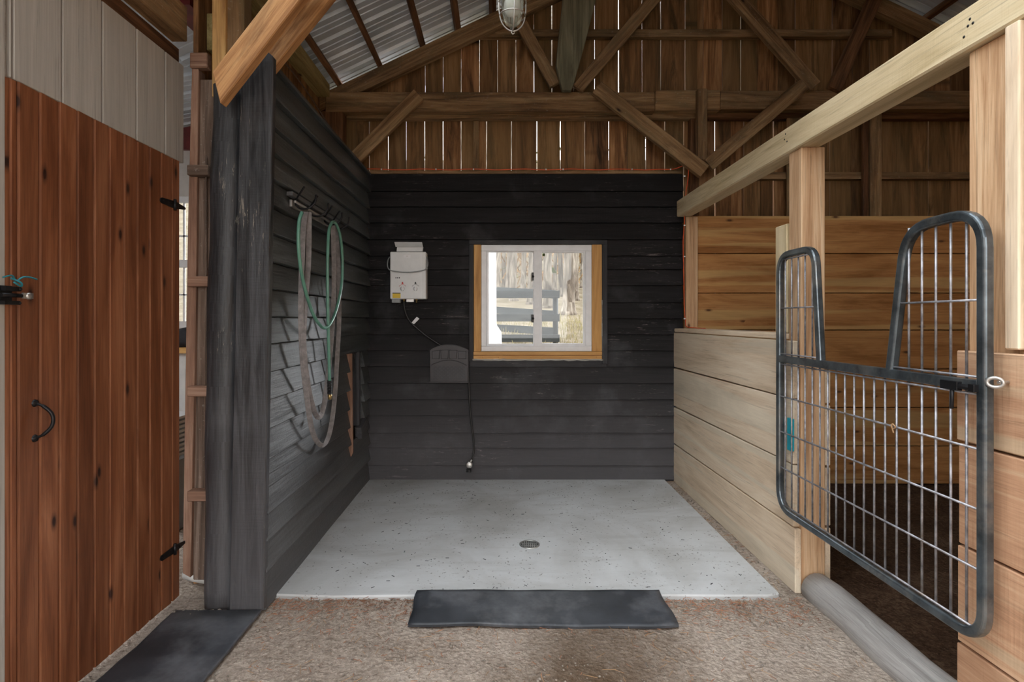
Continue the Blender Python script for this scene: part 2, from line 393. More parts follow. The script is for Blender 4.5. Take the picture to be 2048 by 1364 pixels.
def empty(name, loc, label, cat, group=None, kind=None):
    o = bpy.data.objects.new(name, None); o.location = loc; o.empty_display_size = .1; COL.objects.link(o)
    return tag(o, label, cat, group, kind)
def smooth_path(pts, k=6, closed=False):
    pts = [Vector(p) for p in pts]; n = len(pts); out = []
    for i in range(n if closed else n-1):
        if closed: p0, p1, p2, p3 = pts[i-1], pts[i], pts[(i+1) % n], pts[(i+2) % n]
        else: p0, p1, p2, p3 = pts[max(i-1, 0)], pts[i], pts[i+1], pts[min(i+2, n-1)]
        for j in range(k):
            t = j/k
            out.append(.5*((2*p1)+(-p0+p2)*t+(2*p0-5*p1+4*p2-p3)*t*t+(-p0+3*p1-3*p2+p3)*t**3))
    if not closed: out.append(pts[-1])
    return out
def fillet(pts, r, k=6):
    # round the corners of an open polyline; r may be list
    pts = [Vector(p) for p in pts]; out = [pts[0]]
    for i in range(1, len(pts)-1):
        rr = r[i] if isinstance(r, list) else r
        a = (pts[i-1]-pts[i]); b = (pts[i+1]-pts[i]); rr = min(rr, a.length*.49, b.length*.49)
        A = pts[i]+a.normalized()*rr; B = pts[i]+b.normalized()*rr
        for j in range(k+1):
            t = j/k; out.append(A*(1-t)**2+pts[i]*2*t*(1-t)+B*t*t)
    out.append(pts[-1]); return out

XL, YB, XR = -1.03, 4.245, 1.37           # wash stall: left face, back face, right face
YG = 4.40                                 # gable planks

# ================================================================== SETTING
# ---- ground
def ground(name, x0, x1, y0, y1, nx, ny, mat, amp, z0, hf=None):
    mb = MB(); b = 0
    for j in range(ny+1):
        for i in range(nx+1):
            x = x0+(x1-x0)*i/nx; y = y0+(y1-y0)*j/ny
            z = z0+amp*(mnoise.noise(Vector((x*2.2, y*2.2, 3)))+.55*mnoise.noise(Vector((x*9, y*9, 1)))+.35*mnoise.noise(Vector((x*28, y*28, 5))))
            if hf: z += hf(x, y)
            mb.v.append(Vector((x, y, z)))
    for j in range(ny):
        for i in range(nx):
            q = [j*(nx+1)+i, j*(nx+1)+i+1, (j+1)*(nx+1)+i+1, (j+1)*(nx+1)+i]
            mb.face(q, [mb.v[k] for k in q], .5, True)
    return mb.build(name, mat, fix=False)
def aisle(x, y):                           # under the slab and beside it the dirt lies a little lower; berm near the log
    d = -.03 if (-1.0 < x < 1.28 and y > 2.5) else 0
    return d
struct(ground('floor', -4.2, 1.52, -2.6, 4.5, 260, 320, M['dirt'], .007, -.018, aisle), 'packed tan dirt floor of the barn aisle with pebbles and straw', 'floor')
struct(ground('floor_stall', 1.52, 4.7, -2.6, 4.5, 110, 220, M['stall_shaded'], .02, -.03), 'stall floor behind the gate, its shade put into a dark brown colour', 'floor')
mb = MB(); 
pts = [(XL+.005, 2.457), (-.75, 2.44), (-.37, 2.45), (.2, 2.455), (.75, 2.452), (1.05, 2.448), (1.22, 2.45), (1.285, 2.47), (1.292, 3.2), (1.30, YB), (XL+.005, YB)]
mb.poly([Vector((x, y, -.07)) for x, y in pts], (0, 0, .072))
struct(mb.build('floor_slab', M['concrete'], bevel=.006), 'pale grey concrete wash stall slab with a drain', 'floor')

# ---- back wall: black lapped boards
def lap_profile(z0, z1, base, out, axis, tb=.026, tt=.008):
    # cross-section of one lapped board, leaning out at its lower edge; returns (dist, z)
    return [(0, z0), (tb, z0), (tb, z0+.004), (tt, z1-.003), (0, z1-.003)]
def lap(mb, base, axis, a, b_, z0, z1, tb, slope=0.0):
    sd_ = random.uniform(0, 99); n = max(2, int((b_-a)/.06)); rings = []
    for k in range(n+1):
        q = a+(b_-a)*k/n; wz = .0028*mnoise.noise(Vector((q*5, sd_, 0)))+.0016*mnoise.noise(Vector((q*23, sd_, 4)))+slope*(k/n-.5); wd = .004*mnoise.noise(Vector((q*2, sd_, 9)))
        ring = []
        for i, (d, z) in enumerate(lap_profile(z0, z1, 0, 0, 0, tb, .010)):
            zz_ = z+(wz if i < 3 else wz*.3); dd = d+(wd if 0 < i < 4 else 0)
            ring.append(Vector((q, base-dd, zz_)) if axis == 'x' else Vector((base+dd, q, zz_)))
        rings.append(ring)
    mb.loft(rings, along=(1, 0, 0) if axis == 'x' else (0, 1, 0))
seamy = [383, 414, 446, 479.5, 512, 539, 571, 605, 637, 669, 701, 733, 766, 799, 831, 865, 895, 930]
zs = [2.40]+[zof(y, YB) for y in seamy]+[0.0]
WX0, WX1, WZ0, WZ1 = xof(940, YB), xof(1213, YB), zof(733, YB), zof(479.5, YB)
mb = MB()
for i in range(len(zs)-1):
    z1, z0 = zs[i], zs[i+1]
    segs = [(XL-.02, 1.40 if z0 < 1.1 else 1.445)]
    if i == 0: z1 -= .0
    if z0 >= WZ0-.01 and z1 <= WZ1+.01: segs = [(XL-.02, WX0), (WX1, segs[0][1])]
    for (a, b_) in segs:
        tb = random.uniform(.026, .034)
        lap(mb, YB+.012, 'x', a, b_, z0, z1, tb)
for (a, b_, c_, d_) in ((XL-.1, 1.44, WZ1, 2.39), (XL-.1, 1.44, -.02, WZ0), (XL-.1, WX0, WZ0, WZ1), (WX1, 1.44, WZ0, WZ1)):
    mb.box((a, YB+.012, c_), (b_, YB+.10, d_))
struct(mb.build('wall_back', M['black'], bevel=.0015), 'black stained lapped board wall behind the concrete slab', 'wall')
mb = MB(); mb.box((XL-.02, YB+.0, 2.401), (1.44, YB+.10, 2.425)); 
struct(mb.build('trim_1', M['beam'], bevel=.003), 'thin brown ledge on top of the black back wall', 'trim')

# ---- left wall: black lapped boards, with a hole near the corner
zl = [2.40]+[H+(640-y)*2.33/F for y in (176, 235, 290, 346, 403, 459, 519, 576, 632, 688, 746, 803, 862, 923, 981, 1034, 1088, 1148)]+[-.01]
HY0, HY1 = 3.68, 4.06
mb = MB()
for i in range(len(zl)-1):
    z1, z0 = zl[i], zl[i+1]
    segs = [(2.345, YB)]
    if .36 < z0 and z1 < 1.03:
        segs = [(2.345, HY0+random.uniform(-.035, .012)), (HY1+random.uniform(-.01, .01), YB)]
    for (a, b_) in segs:
        for (c0, c1) in [(a, b_)]:
            tb = random.uniform(.030, .040)
            lap(mb, XL-.015, 'y', c0, c1, z0, z1, tb, random.uniform(-.006, .006))
mb.box((XL-.06, 2.36, 1.03), (XL-.015, YB+.05, 2.39)); mb.box((XL-.06, 2.36, -.02), (XL-.015, YB+.05, .36)); mb.box((XL-.06, 2.36, .36), (XL-.015, HY0-.05, 1.03)); mb.box((XL-.06, HY1+.02, .36), (XL-.015, YB+.05, 1.03))
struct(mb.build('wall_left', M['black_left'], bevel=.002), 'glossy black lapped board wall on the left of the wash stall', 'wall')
mb = MB(); mb.box((XL-.12, 2.36, 2.385), (XL+.025, YB-.005, 2.405))
struct(mb.build('trim_2', M['black_left'], bevel=.003), 'black cap board on top of the left wash stall wall', 'trim')
# recess behind the hole
mb = MB(); mb.box((XL-.30, HY0-.1, .28), (XL-.27, YB+.05, 1.2)); mb.box((XL-.27, HY0-.13, .28), (XL-.06, HY0-.10, 1.2)); mb.box((XL-.27, HY0-.1, .28), (XL-.06, YB+.05, .32)); mb.box((XL-.27, HY0-.1, 1.15), (XL-.06, YB+.05, 1.2)); mb.box((XL-.27, YB+.01, .32), (XL-.06, YB+.05, 1.15))
struct(mb.build('wall_recess', M['beam_dark']), 'dark wooden cavity behind the gap in the left wall', 'wall')

# ---- partition planks above/behind the left wall (X = -1.42)
mb = MB(); y = 2.56
while y < 4.36:
    wd = random.uniform(.13, .17); mb.box((-1.45, y, 0), (-1.425, min(y+wd-.006, 4.39), 3.12)); y += wd
struct(mb.build('wall_partition', M['gable'], bevel=.002), 'vertical brown plank wall above the black left wall', 'wall')

# ---- gable planks
def planks(edges, z0f, z1f, mb, Y=YG, th=.025):
    for (a, b_) in edges:
        tilt = random.uniform(-.0015, .0015); z0 = z0f((a+b_)/2); 
        za, zb = z1f(a), z1f(b_)
        yo = random.uniform(0, .008)
        pts = [Vector((a+tilt, Y+yo, z0)), Vector((b_+tilt, Y+yo, z0)), Vector((b_-tilt, Y+yo, zb)), Vector((a-tilt, Y+yo, za))]
        mb.poly(pts, (0, th, 0), along=(0, 0, 1))
AX, AZ = 1.618, 4.47
def raft(X): return AZ-.475*abs(X-AX)
def edges_from(gaps, x0, x1):
    # gaps: list of (px, width px); returns plank intervals in metres at YG
    out = []; cur = x0
    for g, wd in gaps:
        c = xof(g, YG); h = wd*.5*YG/F/2
        out.append((cur, c-h)); cur = c+h
    out.append((cur, x1)); return out
lowg = [(712, 1.2), (738, 2.4), (776, 3.0), (812, 1.6), (849, 2.4), (886, 2.4), (922, 2.8), (948, .5), (973, 3.2), (1023, 3.6), (1074, 3.0), (1121, 3.4), (1170, 2.2), (1218, 3.0), (1255, 1.0), (1292, 3.6), (1330, 3.8), (1368, 3.0)]
lowr = [(1396, .6), (1431, 4.2), (1462, 1.0), (1488, 2.4), (1521, .8), (1547, 4.6), (1575, 1.0), (1620, 1.0), (1660, 2.6), (1702, .8), (1745, .8), (1786, 2.0), (1822, .8), (1858, 2.6), (1900, .8), (1940, 1), (1980, 1), (2025, 1.5), (2070, 1), (2110, 1)]
mb = MB()
planks(edges_from(lowg, -1.45, xof(1384, YG)-.002), lambda x: 2.25, lambda x: 2.99, mb)
planks(edges_from(lowr, xof(1384, YG)+.002, 4.68), lambda x: -.03, lambda x: 2.99, mb); planks([(1.43, xof(1384, YG)+.0)], lambda x: -.03, lambda x: 2.245, mb)
upg = [(700, 1), (738, 1), (775, 1.2), (812, 1), (850, 1.8), (886, 1.4), (922, 1.6), (959, 2.2), (995, 1), (1032, 1.8), (1068, 1.4), (1104, 3.4), (1148, 1), (1190, 2.2), (1238, 4.6), (1285, 2.2), (1322, 3.6), (1371, 2.8), (1407, 1.6), (1445, 2.0), (1482, 3.6), (1515, 1.4), (1557, 1.2), (1592, 2.6), (1629, 1.4), (1666, 3.0), (1706, 1.8), (1740, 2.4), (1778, 1), (1815, 1.5), (1860, 1.2), (1902, 2.2), (1940, 1), (1985, 1.5), (2030, 1), (2080, 1)]
E = edges_from(upg, -1.40, 4.62)
for (a, b_) in E:
    if a < AX < b_: planks([(a, AX-.001), (AX, b_)], lambda x: 2.96, lambda x: raft(x)-.02, mb, YG+.004)
    else: planks([(a, b_)], lambda x: 2.96, lambda x: raft(x)-.02, mb, YG+.004)
struct(mb.build('wall_gable', M['gable'], bevel=.0015), 'vertical brown plank gable wall with daylight in the gaps', 'wall')

# ---- tack room wall (white panels) along the aisle, Y 2.48 towards the camera
XD = -1.44
mb = MB()
gr = [2.47, 2.33, 2.145, 1.96, 1.78, 1.60, 1.42, 1.24, 1.06, .88, .7, .52, .34, .16, -.1]
for i in range(len(gr)-1):
    y1, y0 = gr[i]-.004, gr[i+1]+.004
    z0 = 1.965 if y0 > 1.57 else -.02
    if y0 < 1.57 < y1: mb.box((XD-.02, 1.59, 1.965), (XD, y1, 2.41), .5); mb.box((XD-.02, y0, -.02), (XD, 1.575, 2.41), .5)
    else: mb.box((XD-.02, y0, z0), (XD, y1, 2.41), .5)
mb.box((XD-.03, -.1, 1.965), (XD-.012, 2.465, 2.40), .3); mb.box((XD-.03, -.1, -.02), (XD-.012, 1.57, 2.40), .3)
struct(mb.build('wall_panel', M['white_panel'], bevel=.002), 'off white grooved panel wall above and beside the pine door', 'wall')
# tack room far wall + side
mb = MB(); TX0, TX1, TZ0, TZ1 = -2.80, -2.36, 1.19, 2.26
mb.box((-4.2, 4.40, -.02), (TX0, 4.46, 2.63)); mb.box((TX1, 4.40, -.02), (-1.46, 4.46, 2.63)); mb.box((TX0, 4.40, -.02), (TX1, 4.46, TZ0)); mb.box((TX0, 4.40, TZ1), (TX1, 4.46, 2.63))
mb.box((-4.26, -.1, -.02), (-4.2, 4.46, 2.7)); mb.box((-4.2, -.16, -.02), (-1.46, -.1, 2.7))
struct(mb.build('wall_tack_room', M['whitewall']), 'white tack room wall seen through the gap beside the door', 'wall')
wn = empty('window_2', (-2.58, 4.42, TZ0), 'narrow white framed tack room window seen beside the pine door edge', 'window', kind='structure')
mb = MB(); 
for a, b_ in (((TX0, 4.41, TZ0), (TX1, 4.45, TZ0+.05)), ((TX0, 4.41, TZ1-.05), (TX1, 4.45, TZ1)), ((TX0, 4.41, TZ0), (TX0+.04, 4.45, TZ1)), ((TX1-.04, 4.41, TZ0), (TX1, 4.45, TZ1)), ((TX0, 4.40, 1.68), (TX1, 4.45, 1.74))): mb.box(a, b_)
mb.box((TX0, 4.425, 1.93), (TX1, 4.435, 1.945)); mb.box((TX0, 4.425, 1.45), (TX1, 4.435, 1.465)); mb.box((-2.59, 4.425, TZ0), (-2.575, 4.435, TZ1))
mb.build('window_frame', M['vinyl'], wn); mb = MB(); mb.box((TX0+.02, 4.428, TZ0+.02), (TX1-.02, 4.432, TZ1-.02)); mb.build('pane', M['glass'], wn)
tag(MB().box((-4.0, 4.36, 2.63), (-1.46, 4.46, 2.88)).build('red_beam', M['red_beam']), 'dark red beam high on the tack room wall beyond the door gap', 'beam')
tag(MB().box((-1.62, 2.62, 2.78), (-1.50, 4.38, 2.98)).build('red_beam', M['red_beam']), 'dark red beam running into the tack room above the door gap', 'beam')
# lean-to roof over the tack room
def roofsheet(name, x0, z0, x1, z1, y0, y1, mat, label):
    mb = MB(); prof = []; y = y0
    while y < y1:
        prof += [(y, 0), (y+.030, 0), (y+.042, .020), (y+.062, .020), (y+.074, 0), (y+.115, 0), (y+.120, .005), (y+.132, .005), (y+.137, 0), (y+.175, 0), (y+.180, .005), (y+.192, .005), (y+.197, 0)]
        y += .229
    sl = Vector((x1-x0, 0, z1-z0)).normalized(); nn = Vector((-sl.z, 0, sl.x)); 
    if nn.z < 0: nn = -nn
    th = .0015; n = len(prof)
    for sgn in (0, 1):
        for (xx, zz) in ((x0, z0), (x1, z1)):
            for (yy, h_) in prof: mb.v.append(Vector((xx, yy, zz))+nn*(h_+th*sgn))
    for k in range(n-1):
        q = [k, k+1, n+k+1, n+k]; mb.face(q, [mb.v[i] for i in q], .5)
        q = [2*n+k, 3*n+k, 3*n+k+1, 2*n+k+1]; mb.face(q, [mb.v[i] for i in q], .5)
    return struct(mb.build(name, mat, fix=False), label, 'roof')
def rz(X): return raft(X)+.065
SK0, SK1 = -1.3, 2.1                     # added skylight strip in the left slope, out of view, lights the floor
roofsheet('ceiling_near', -1.95, rz(-1.95), AX, rz(AX), -2.6, SK0, M['roof'], 'ribbed galvanised roof sheeting nearest the barn door')
sk = MB(); sk.poly([Vector((-1.95, SK0, rz(-1.95))), Vector((AX, SK0, rz(AX))), Vector((AX, SK0, rz(AX)+.004)), Vector((-1.95, SK0, rz(-1.95)+.004))], (0, SK1-SK0+.1, 0))
struct(sk.build('added_skylight', M['glass']), 'added clear panel in the left roof slope, out of view, letting light onto the floor', 'window')
roofsheet('ceiling', -1.95, rz(-1.95), AX, rz(AX), SK1, 4.9, M['roof'], 'ribbed galvanised roof sheeting on the left slope above the wash stall')
roofsheet('ceiling_right', AX, rz(AX), 5.1, rz(5.1), -2.6, 4.9, M['roof'], 'ribbed galvanised roof sheeting on the right slope above the stall')
roofsheet('ceiling_tack_room', -4.5, 2.42, -1.45, 3.02, 1.5, 4.7, M['roof'], 'lower metal roof over the tack room seen through the gap')  # roof cut short, the added opening lets light into the tack room

# barn front with doorway, added behind the camera to block low light
mb = MB(); mb.box((-4.2, -2.66, -.03), (-1.2, -2.6, 3.0)); mb.box((1.5, -2.66, -.03), (4.68, -2.6, 3.0)); mb.box((-4.2, -2.66, 3.0), (4.68, -2.6, 3.1)); mb.poly([Vector((-1.45, -2.66, 3.1)), Vector((4.68, -2.66, 3.1)), Vector((AX, -2.66, AZ+.1))], (0, .06, 0), along=(0, 0, 1))
struct(mb.build('added_front_wall', M['gable']), 'added plank front wall with a doorway, blocking low light behind the camera', 'wall')
# ---- right side: boards between wash stall and horse stall
rb = [1.155, .88, .575, .283, -.02]
mb = MB()
for i in range(4):
    z1, z0 = rb[i]-.003, rb[i+1]+.003
    yend = 2.5 if i == 3 else 2.515
    mb.poly([Vector((XR+random.uniform(0, .004), yend, z0)), Vector((XR, YB-.01, z0)), Vector((XR, YB-.01, z1-(.006 if i else .0))), Vector((XR+random.uniform(0, .004), yend, z1))], (.03, 0, 0), along=(0, 1, 0))
struct(mb.build('wall_right', M['stall'], bevel=.003), 'pale plank partition on the right of the concrete slab', 'wall')
mb = MB()
for i, (z1, z0) in enumerate([(1.02, .86), (.855, .57), (.565, .29), (.285, -.03)]): mb.box((1.515, 2.512, z0+.003), (1.543, YB-.02, z1-.003))
struct(mb.build('wall_partition_inner', M['stall'], bevel=.003), 'inner planks on the stall side of the pale partition', 'wall')
mb = MB(); mb.box((XR-.002, 2.62, 1.157), (1.545, YB-.03, 1.185))
struct(mb.build('trim_3', M['stall'], bevel=.004), 'pale cap board along the top of the right partition', 'trim')
# near partition beyond the gate (towards the camera)
mb = MB()
for i in range(4):
    z1, z0 = rb[i]+.008-.004, rb[i+1]+.008+.004
    mb.box((XR, -.8, z0), (XR+.032, 1.62-random.uniform(0, .012), z1))
mb.box((1.435, -2.6, -.02), (1.46, 1.40, 2.05)); mb.box((1.40, -2.6, -.02), (1.435, -.82, 2.05))  # taller closing boards added out of view to darken the stall
struct(mb.build('wall_right_near', M['stall_red'], bevel=.003), 'reddish plank partition below the big post at the right edge, with added unseen boards shading the stall', 'wall')
# stall back boards
mb = MB(); sy = [432, 508, 587, 661, 739, 816, 893, 960]; zz = [zof(y, 4.22) for y in sy]+[-.03]
for i in range(len(zz)-1):
    mb.box((1.455, 4.22, zz[i+1]+(.006 if i < 6 else 0)), (4.62, 4.25, zz[i]), [.8, .75, .6, .45, .35, .2, .3, .2][i])
struct(mb.build('wall_stall_back', M['gold'], bevel=.003), 'golden horizontal plank wall at the back of the horse stall', 'wall')
mb = MB(); mb.box((4.62, -2.6, -.03), (4.68, 4.43, 3.08)); y = -2.6
struct(mb.build('wall_far_right', M['gold']), 'plank outer wall on the far right side of the barn', 'wall')

# ================================================================== TIMBERS
def timber(name, label, cat, mat, mbd, group=None, bevel=.004):
    return tag(mbd.build(name, M[mat], bevel=bevel), label, cat, group)
def px_beam(x0, y0, x1, y1, Y, wpx, dp, tone=.5):
    return MB().beam(P(x0, y0, Y), P(x1, y1, Y), wpx*Y/F, dp, (0, 1, 0), tone)
# bottom chord in three lengths
timber('tie_beam', 'long brown horizontal beam across the gable, left length above the window', 'beam', 'beam', MB().box((xof(655, 4.3), 4.25, zof(223, 4.25)), (xof(1310, 4.25), 4.36, zof(184, 4.25)), .55))
timber('tie_beam', 'short lighter horizontal beam length across the gable at the middle post', 'beam', 'beam', MB().box((xof(1310, 4.25)+.003, 4.25, zof(220, 4.25)), (xof(1441, 4.25), 4.36, zof(180, 4.25)), 1.0))
timber('tie_beam', 'brown horizontal beam across the gable, right length behind the big post', 'beam', 'beam', MB().box((xof(1441, 4.25)+.003, 4.25, zof(218, 4.25)), (4.6, 4.36, zof(181, 4.25)), .35))
timber('nailer', 'thin nailing board just under the left gable beam', 'board', 'beam', MB().box((-1.22, 4.32, zof(236, 4.32)), (xof(1392, 4.32), 4.398, zof(224, 4.32)), .4))
timber('nailer', 'thin nailing board just under the right gable beam', 'board', 'beam_dark', MB().box((xof(1416, 4.32), 4.33, zof(236, 4.32)), (4.6, 4.398, zof(222, 4.32)), .6))
timber('nailer', 'horizontal nailing board high across the gable planks', 'board', 'beam', MB().box((xof(930, 4.34), 4.34, zof(73, 4.34)), (xof(1785, 4.34), 4.398, zof(58, 4.34)), .45))
timber('nailer', 'horizontal nailing board on the planks behind the horse stall', 'board', 'beam', MB().box((xof(1440, 4.34), 4.335, zof(358, 4.34)), (4.6, 4.398, zof(344, 4.34)), .2))
# posts on the gable
timber('corner_post', 'dark corner post at the left end of the gable beam', 'post', 'beam_dark', MB().box((-1.40, 4.26, 2.41), (-1.235, 4.37, 2.9), .5))
timber('middle_post', 'dark upright where the two gable braces meet', 'post', 'beam_dark', MB().box((xof(1378, 4.37), 4.33, 1.95), (xof(1398, 4.33), 4.40, 2.92), .7))
timber('middle_post', 'narrow brown upright in front of the gable beam at the braces', 'post', 'beam', MB().box((xof(1395, 4.20), 4.19, zof(320, 4.2)), (xof(1414, 4.2), 4.245, zof(178, 4.2)), .3))
timber('upright', 'thin upright batten on the gable planks above the window', 'upright', 'beam', MB().box((xof(946, 4.37), 4.36, 2.43), (xof(958, 4.37), 4.398, 2.86), .6))
timber('upright', 'reddish upright on the gable planks behind the pale beam', 'upright', 'beam', MB().box((xof(1572, 4.32), 4.30, 2.0), (xof(1606, 4.32), 4.318, 2.86), .1))
timber('upright', 'golden upright with a knot on the planks behind the stall', 'upright', 'beam', MB().box((xof(1741, 4.3), 4.30, 2.0), (xof(1764, 4.3), 4.329, 2.905), .9))
timber('upright', 'dark upright beside the golden upright behind the stall', 'upright', 'beam_dark', MB().box((xof(1727, 4.30), 4.30, 2.0), (xof(1738, 4.30), 4.33, 2.9), .4))
# braces
timber('knee_brace', 'short brown knee brace from the left gable beam to the black wall corner', 'brace', 'beam', px_beam(838, 190, 700, 328, 4.19, 27, .045, .75))
timber('knee_brace', 'long brown brace sloping down right from the gable beam to the middle post', 'brace', 'beam', px_beam(1192, 176, 1408, 344, 4.16, 29, .05, .55))
timber('knee_brace', 'brown brace sloping down left from the gable beam to the middle post', 'brace', 'beam', px_beam(1607, 170, 1416, 331, 4.16, 27, .05, .45))
# gable truss
timber('rafter', 'left sloping gable rafter under the metal roof', 'rafter', 'beam', MB().poly([Vector((-1.42, 4.262, raft(-1.42)-.13)), Vector((AX, 4.262, AZ-.13)), Vector((AX, 4.262, AZ)), Vector((-1.42, 4.262, raft(-1.42)))], (0, .073, 0), .5, along=(1, 0, .475)))
timber('rafter', 'right sloping gable rafter behind the pale beam', 'rafter', 'beam', MB().poly([Vector((AX+.002, 4.262, AZ-.13)), Vector((4.62, 4.262, raft(4.62)-.13)), Vector((4.62, 4.262, raft(4.62))), Vector((AX+.002, 4.262, AZ))], (0, .073, 0), .4, along=(1, 0, -.475)))
timber('web_brace', 'thin dark brace rising left behind the caged lamp', 'brace', 'beam', px_beam(1110, 171, 1020, 10, 4.235, 24, .05, .15))
mb = MB(); a = P(1147, 180, 4.2)
k = [P(a_, b_, 4.15) for a_, b_ in ((1124, 180), (1112, 130), (1119, 60), (1130, -45), (1203, -45), (1187, 20), (1168, 95), (1150, 160), (1143, 180))]
mb.poly(k, (0, .05, 0), .5, along=(0, 0, 1))
timber('king_strut', 'broad grey green slab strut tapering down to the gable beam', 'strut', 'green_log', mb)
timber('web_brace', 'brown brace rising right from the foot of the grey green strut', 'brace', 'beam', px_beam(1155, 178, 1345, -45, 4.235, 24, .04, .25))
timber('web_brace', 'brown brace rising left from the gable beam near the second knee brace', 'brace', 'beam', px_beam(1628, 175, 1440, -40, 4.23, 27, .05, .5))
timber('web_brace', 'dark brace rising right beside the far right roof corner', 'brace', 'beam_dark', px_beam(1667, 180, 1757, -20, 4.23, 26, .05, .5))
# plates running in depth
timber('wall_plate', 'greenish eave plate running along the top of the left plank wall', 'beam', 'green_beam', MB().box((-1.44, 2.5, 3.0), (-1.33, 4.245, 3.10), .6))
timber('wall_plate', 'lower greenish beam along the left plank wall', 'beam', 'green_beam', MB().box((-1.42, 2.62, 2.56), (-1.36, 3.85, 2.74), .3))
timber('top_plate', 'dark plate directly on top of the white panel wall', 'beam', 'beam_dark', MB().box((-1.60, -.1, 2.412), (-1.462, 2.47, 2.49), .2))
timber('header_beam', 'rough brown beam above the white panels at upper left', 'beam', 'beam', MB().box((-1.46, -.1, 2.49), (-1.39, 2.41, 2.645), .6))
timber('header_beam', 'brown beam with an orange cord, second beam above the white panels', 'beam', 'beam', MB().box((-1.58, -.1, 2.74), (-1.50, 2.48, 2.87), .8))
timber('header_beam', 'brown joist beyond the corded beam at upper left', 'beam', 'beam', MB().box((-1.75, .5, 2.98), (-1.67, 4.2, 3.08), .5))
mb = MB(); y = -.1
while y < 2.5: mb.box((-1.98, y, 2.6), (-1.95, y+.145, 3.1)); y += .15
struct(mb.build('wall_upper_left', M['gable'], bevel=.002), 'brown planks behind the beams at upper left', 'wall')
# upper-left post cluster
timber('upright', 'pale flaking upright rising above the black corner pole', 'upright', 'beam_gold', MB().box((xof(428, 2.44), 2.42, 2.25), (xof(455, 2.44), 2.48, 3.0), .9))
timber('upright', 'dark brown upright right of the pale flaking upright', 'upright', 'beam', MB().box((xof(458, 2.5), 2.44, 2.25), (xof(500, 2.5), 2.52, 3.05), .2))
timber('knee_brace', 'stout golden knee brace at upper left in front of the black board', 'brace', 'brace', MB().poly([P(424, 143, 2.2), P(440, 207, 2.2), P(467, 172, 2.2), P(640, -52, 2.2), P(575, -52, 2.2)], (0, .05, 0), .7, along=(.75, 0, 1)))
timber('knee_brace', 'second golden knee brace rising from behind the black board top', 'brace', 'brace', MB().poly([P(480, 118, 2.42), P(520, 165, 2.42), P(546, 137, 2.42), P(705, -60, 2.42), P(650, -60, 2.42)], (0, .05, 0), .5, along=(.75, 0, 1)))
timber('cross_beam', 'roof cross beam carrying the caged lamp and knee braces', 'beam', 'beam', MB().box((-1.4, 2.25, 2.76), (4.5, 2.35, 2.92), .4))
# purlins
pl = [('lowest', -1.27), ('second lowest', -.95), ('third', -.61), ('fourth', -.33), ('fifth', -.05), ('sixth', .28), ('seventh', .62), ('eighth', .96), ('topmost', 1.35)]
pur0 = None
for nm, X in pl:
    z = raft(X); u = Vector((1, 0, .475)).normalized(); n_ = Vector((-.475, 0, 1)).normalized()
    mb = MB(); mb.obox((X, 1.15, z+.03), (0, 1, 0), u, n_, 3.6, .021, .028, random.random())
    tag(mb.build('purlin', M['beam_dark'], bevel=.003), nm+' dark purlin counting up the left roof slope', 'purlin', 'purlins under the left roof')
for nm, X in [('topmost', 1.9), ('second', 2.3), ('third', 2.7), ('fourth', 3.05), ('fifth', 3.4), ('lowest', 3.8)]:
    z = raft(X); u = Vector((1, 0, -.475)).normalized(); n_ = Vector((.475, 0, 1)).normalized()
    mb = MB(); mb.obox((X, 1.15, z+.03), (0, 1, 0), u, n_, 3.6, .021, .028, random.random())
    tag(mb.build('purlin', M['beam_dark'], bevel=.003), nm+' dark purlin counting down the right roof slope', 'purlin', 'purlins under the right roof')
# right side posts + long pale beam
timber('pale_beam', 'long pale lumber beam running from the back wall to the upper right corner', 'beam', 'pale', MB().box((1.385, .55, 2.053), (1.492, 4.21, 2.177), .6), bevel=.006)
pb = bpy.data.objects['pale_beam']; nl = MB()
for (x, y) in ((1936, 52), (1928, 74), (1946, 46), (1569, 279), (1574, 283), (1571, 268), (1940, 38)):
    nl.lathe([(.0001, .002), (.004, .001), (.005, -.002)], PX(x, y, 1.385), (-1, 0, 0), 8)
nb = nl.build('bolt_heads', M['iron'])
nb.parent = pb; nb.location = -pb.location
mb = MB().box((1.402, 2.502, -.02), (1.512, 2.612, 2.053), .5)
timber('stall_post', 'square fir post at the far end of the gate under the pale beam', 'post', 'post', mb, bevel=.004)
timber('stub_board', 'short pale upright board behind the fir post', 'board', 'pale', MB().box((1.402, 2.63, 1.187), (1.432, 2.74, 1.72), .8))
timber('batten', 'upright fir batten in the back left corner of the horse stall', 'batten', 'post', MB().box((xof(1372, 4.18), 4.18, 1.187), (xof(1396, 4.18), 4.218, 2.05), .6))
timber('gate_post', 'thick pale post behind the gate latch under the long beam', 'post', 'post', MB().box((1.412, 1.45, -.02), (1.56, 1.625, 2.053), .85), bevel=.005)
timber('post_board', 'cream upright board on the side of the gate post', 'board', 'stall', MB().box((1.382, 1.435, 1.17), (1.411, 1.478, 2.05), .9))
timber('post_board', 'pinkish upright board at the right edge beside the gate post', 'board', 'stall_red', MB().box((1.392, 1.22, 1.165), (1.43, 1.428, 2.05), .9))
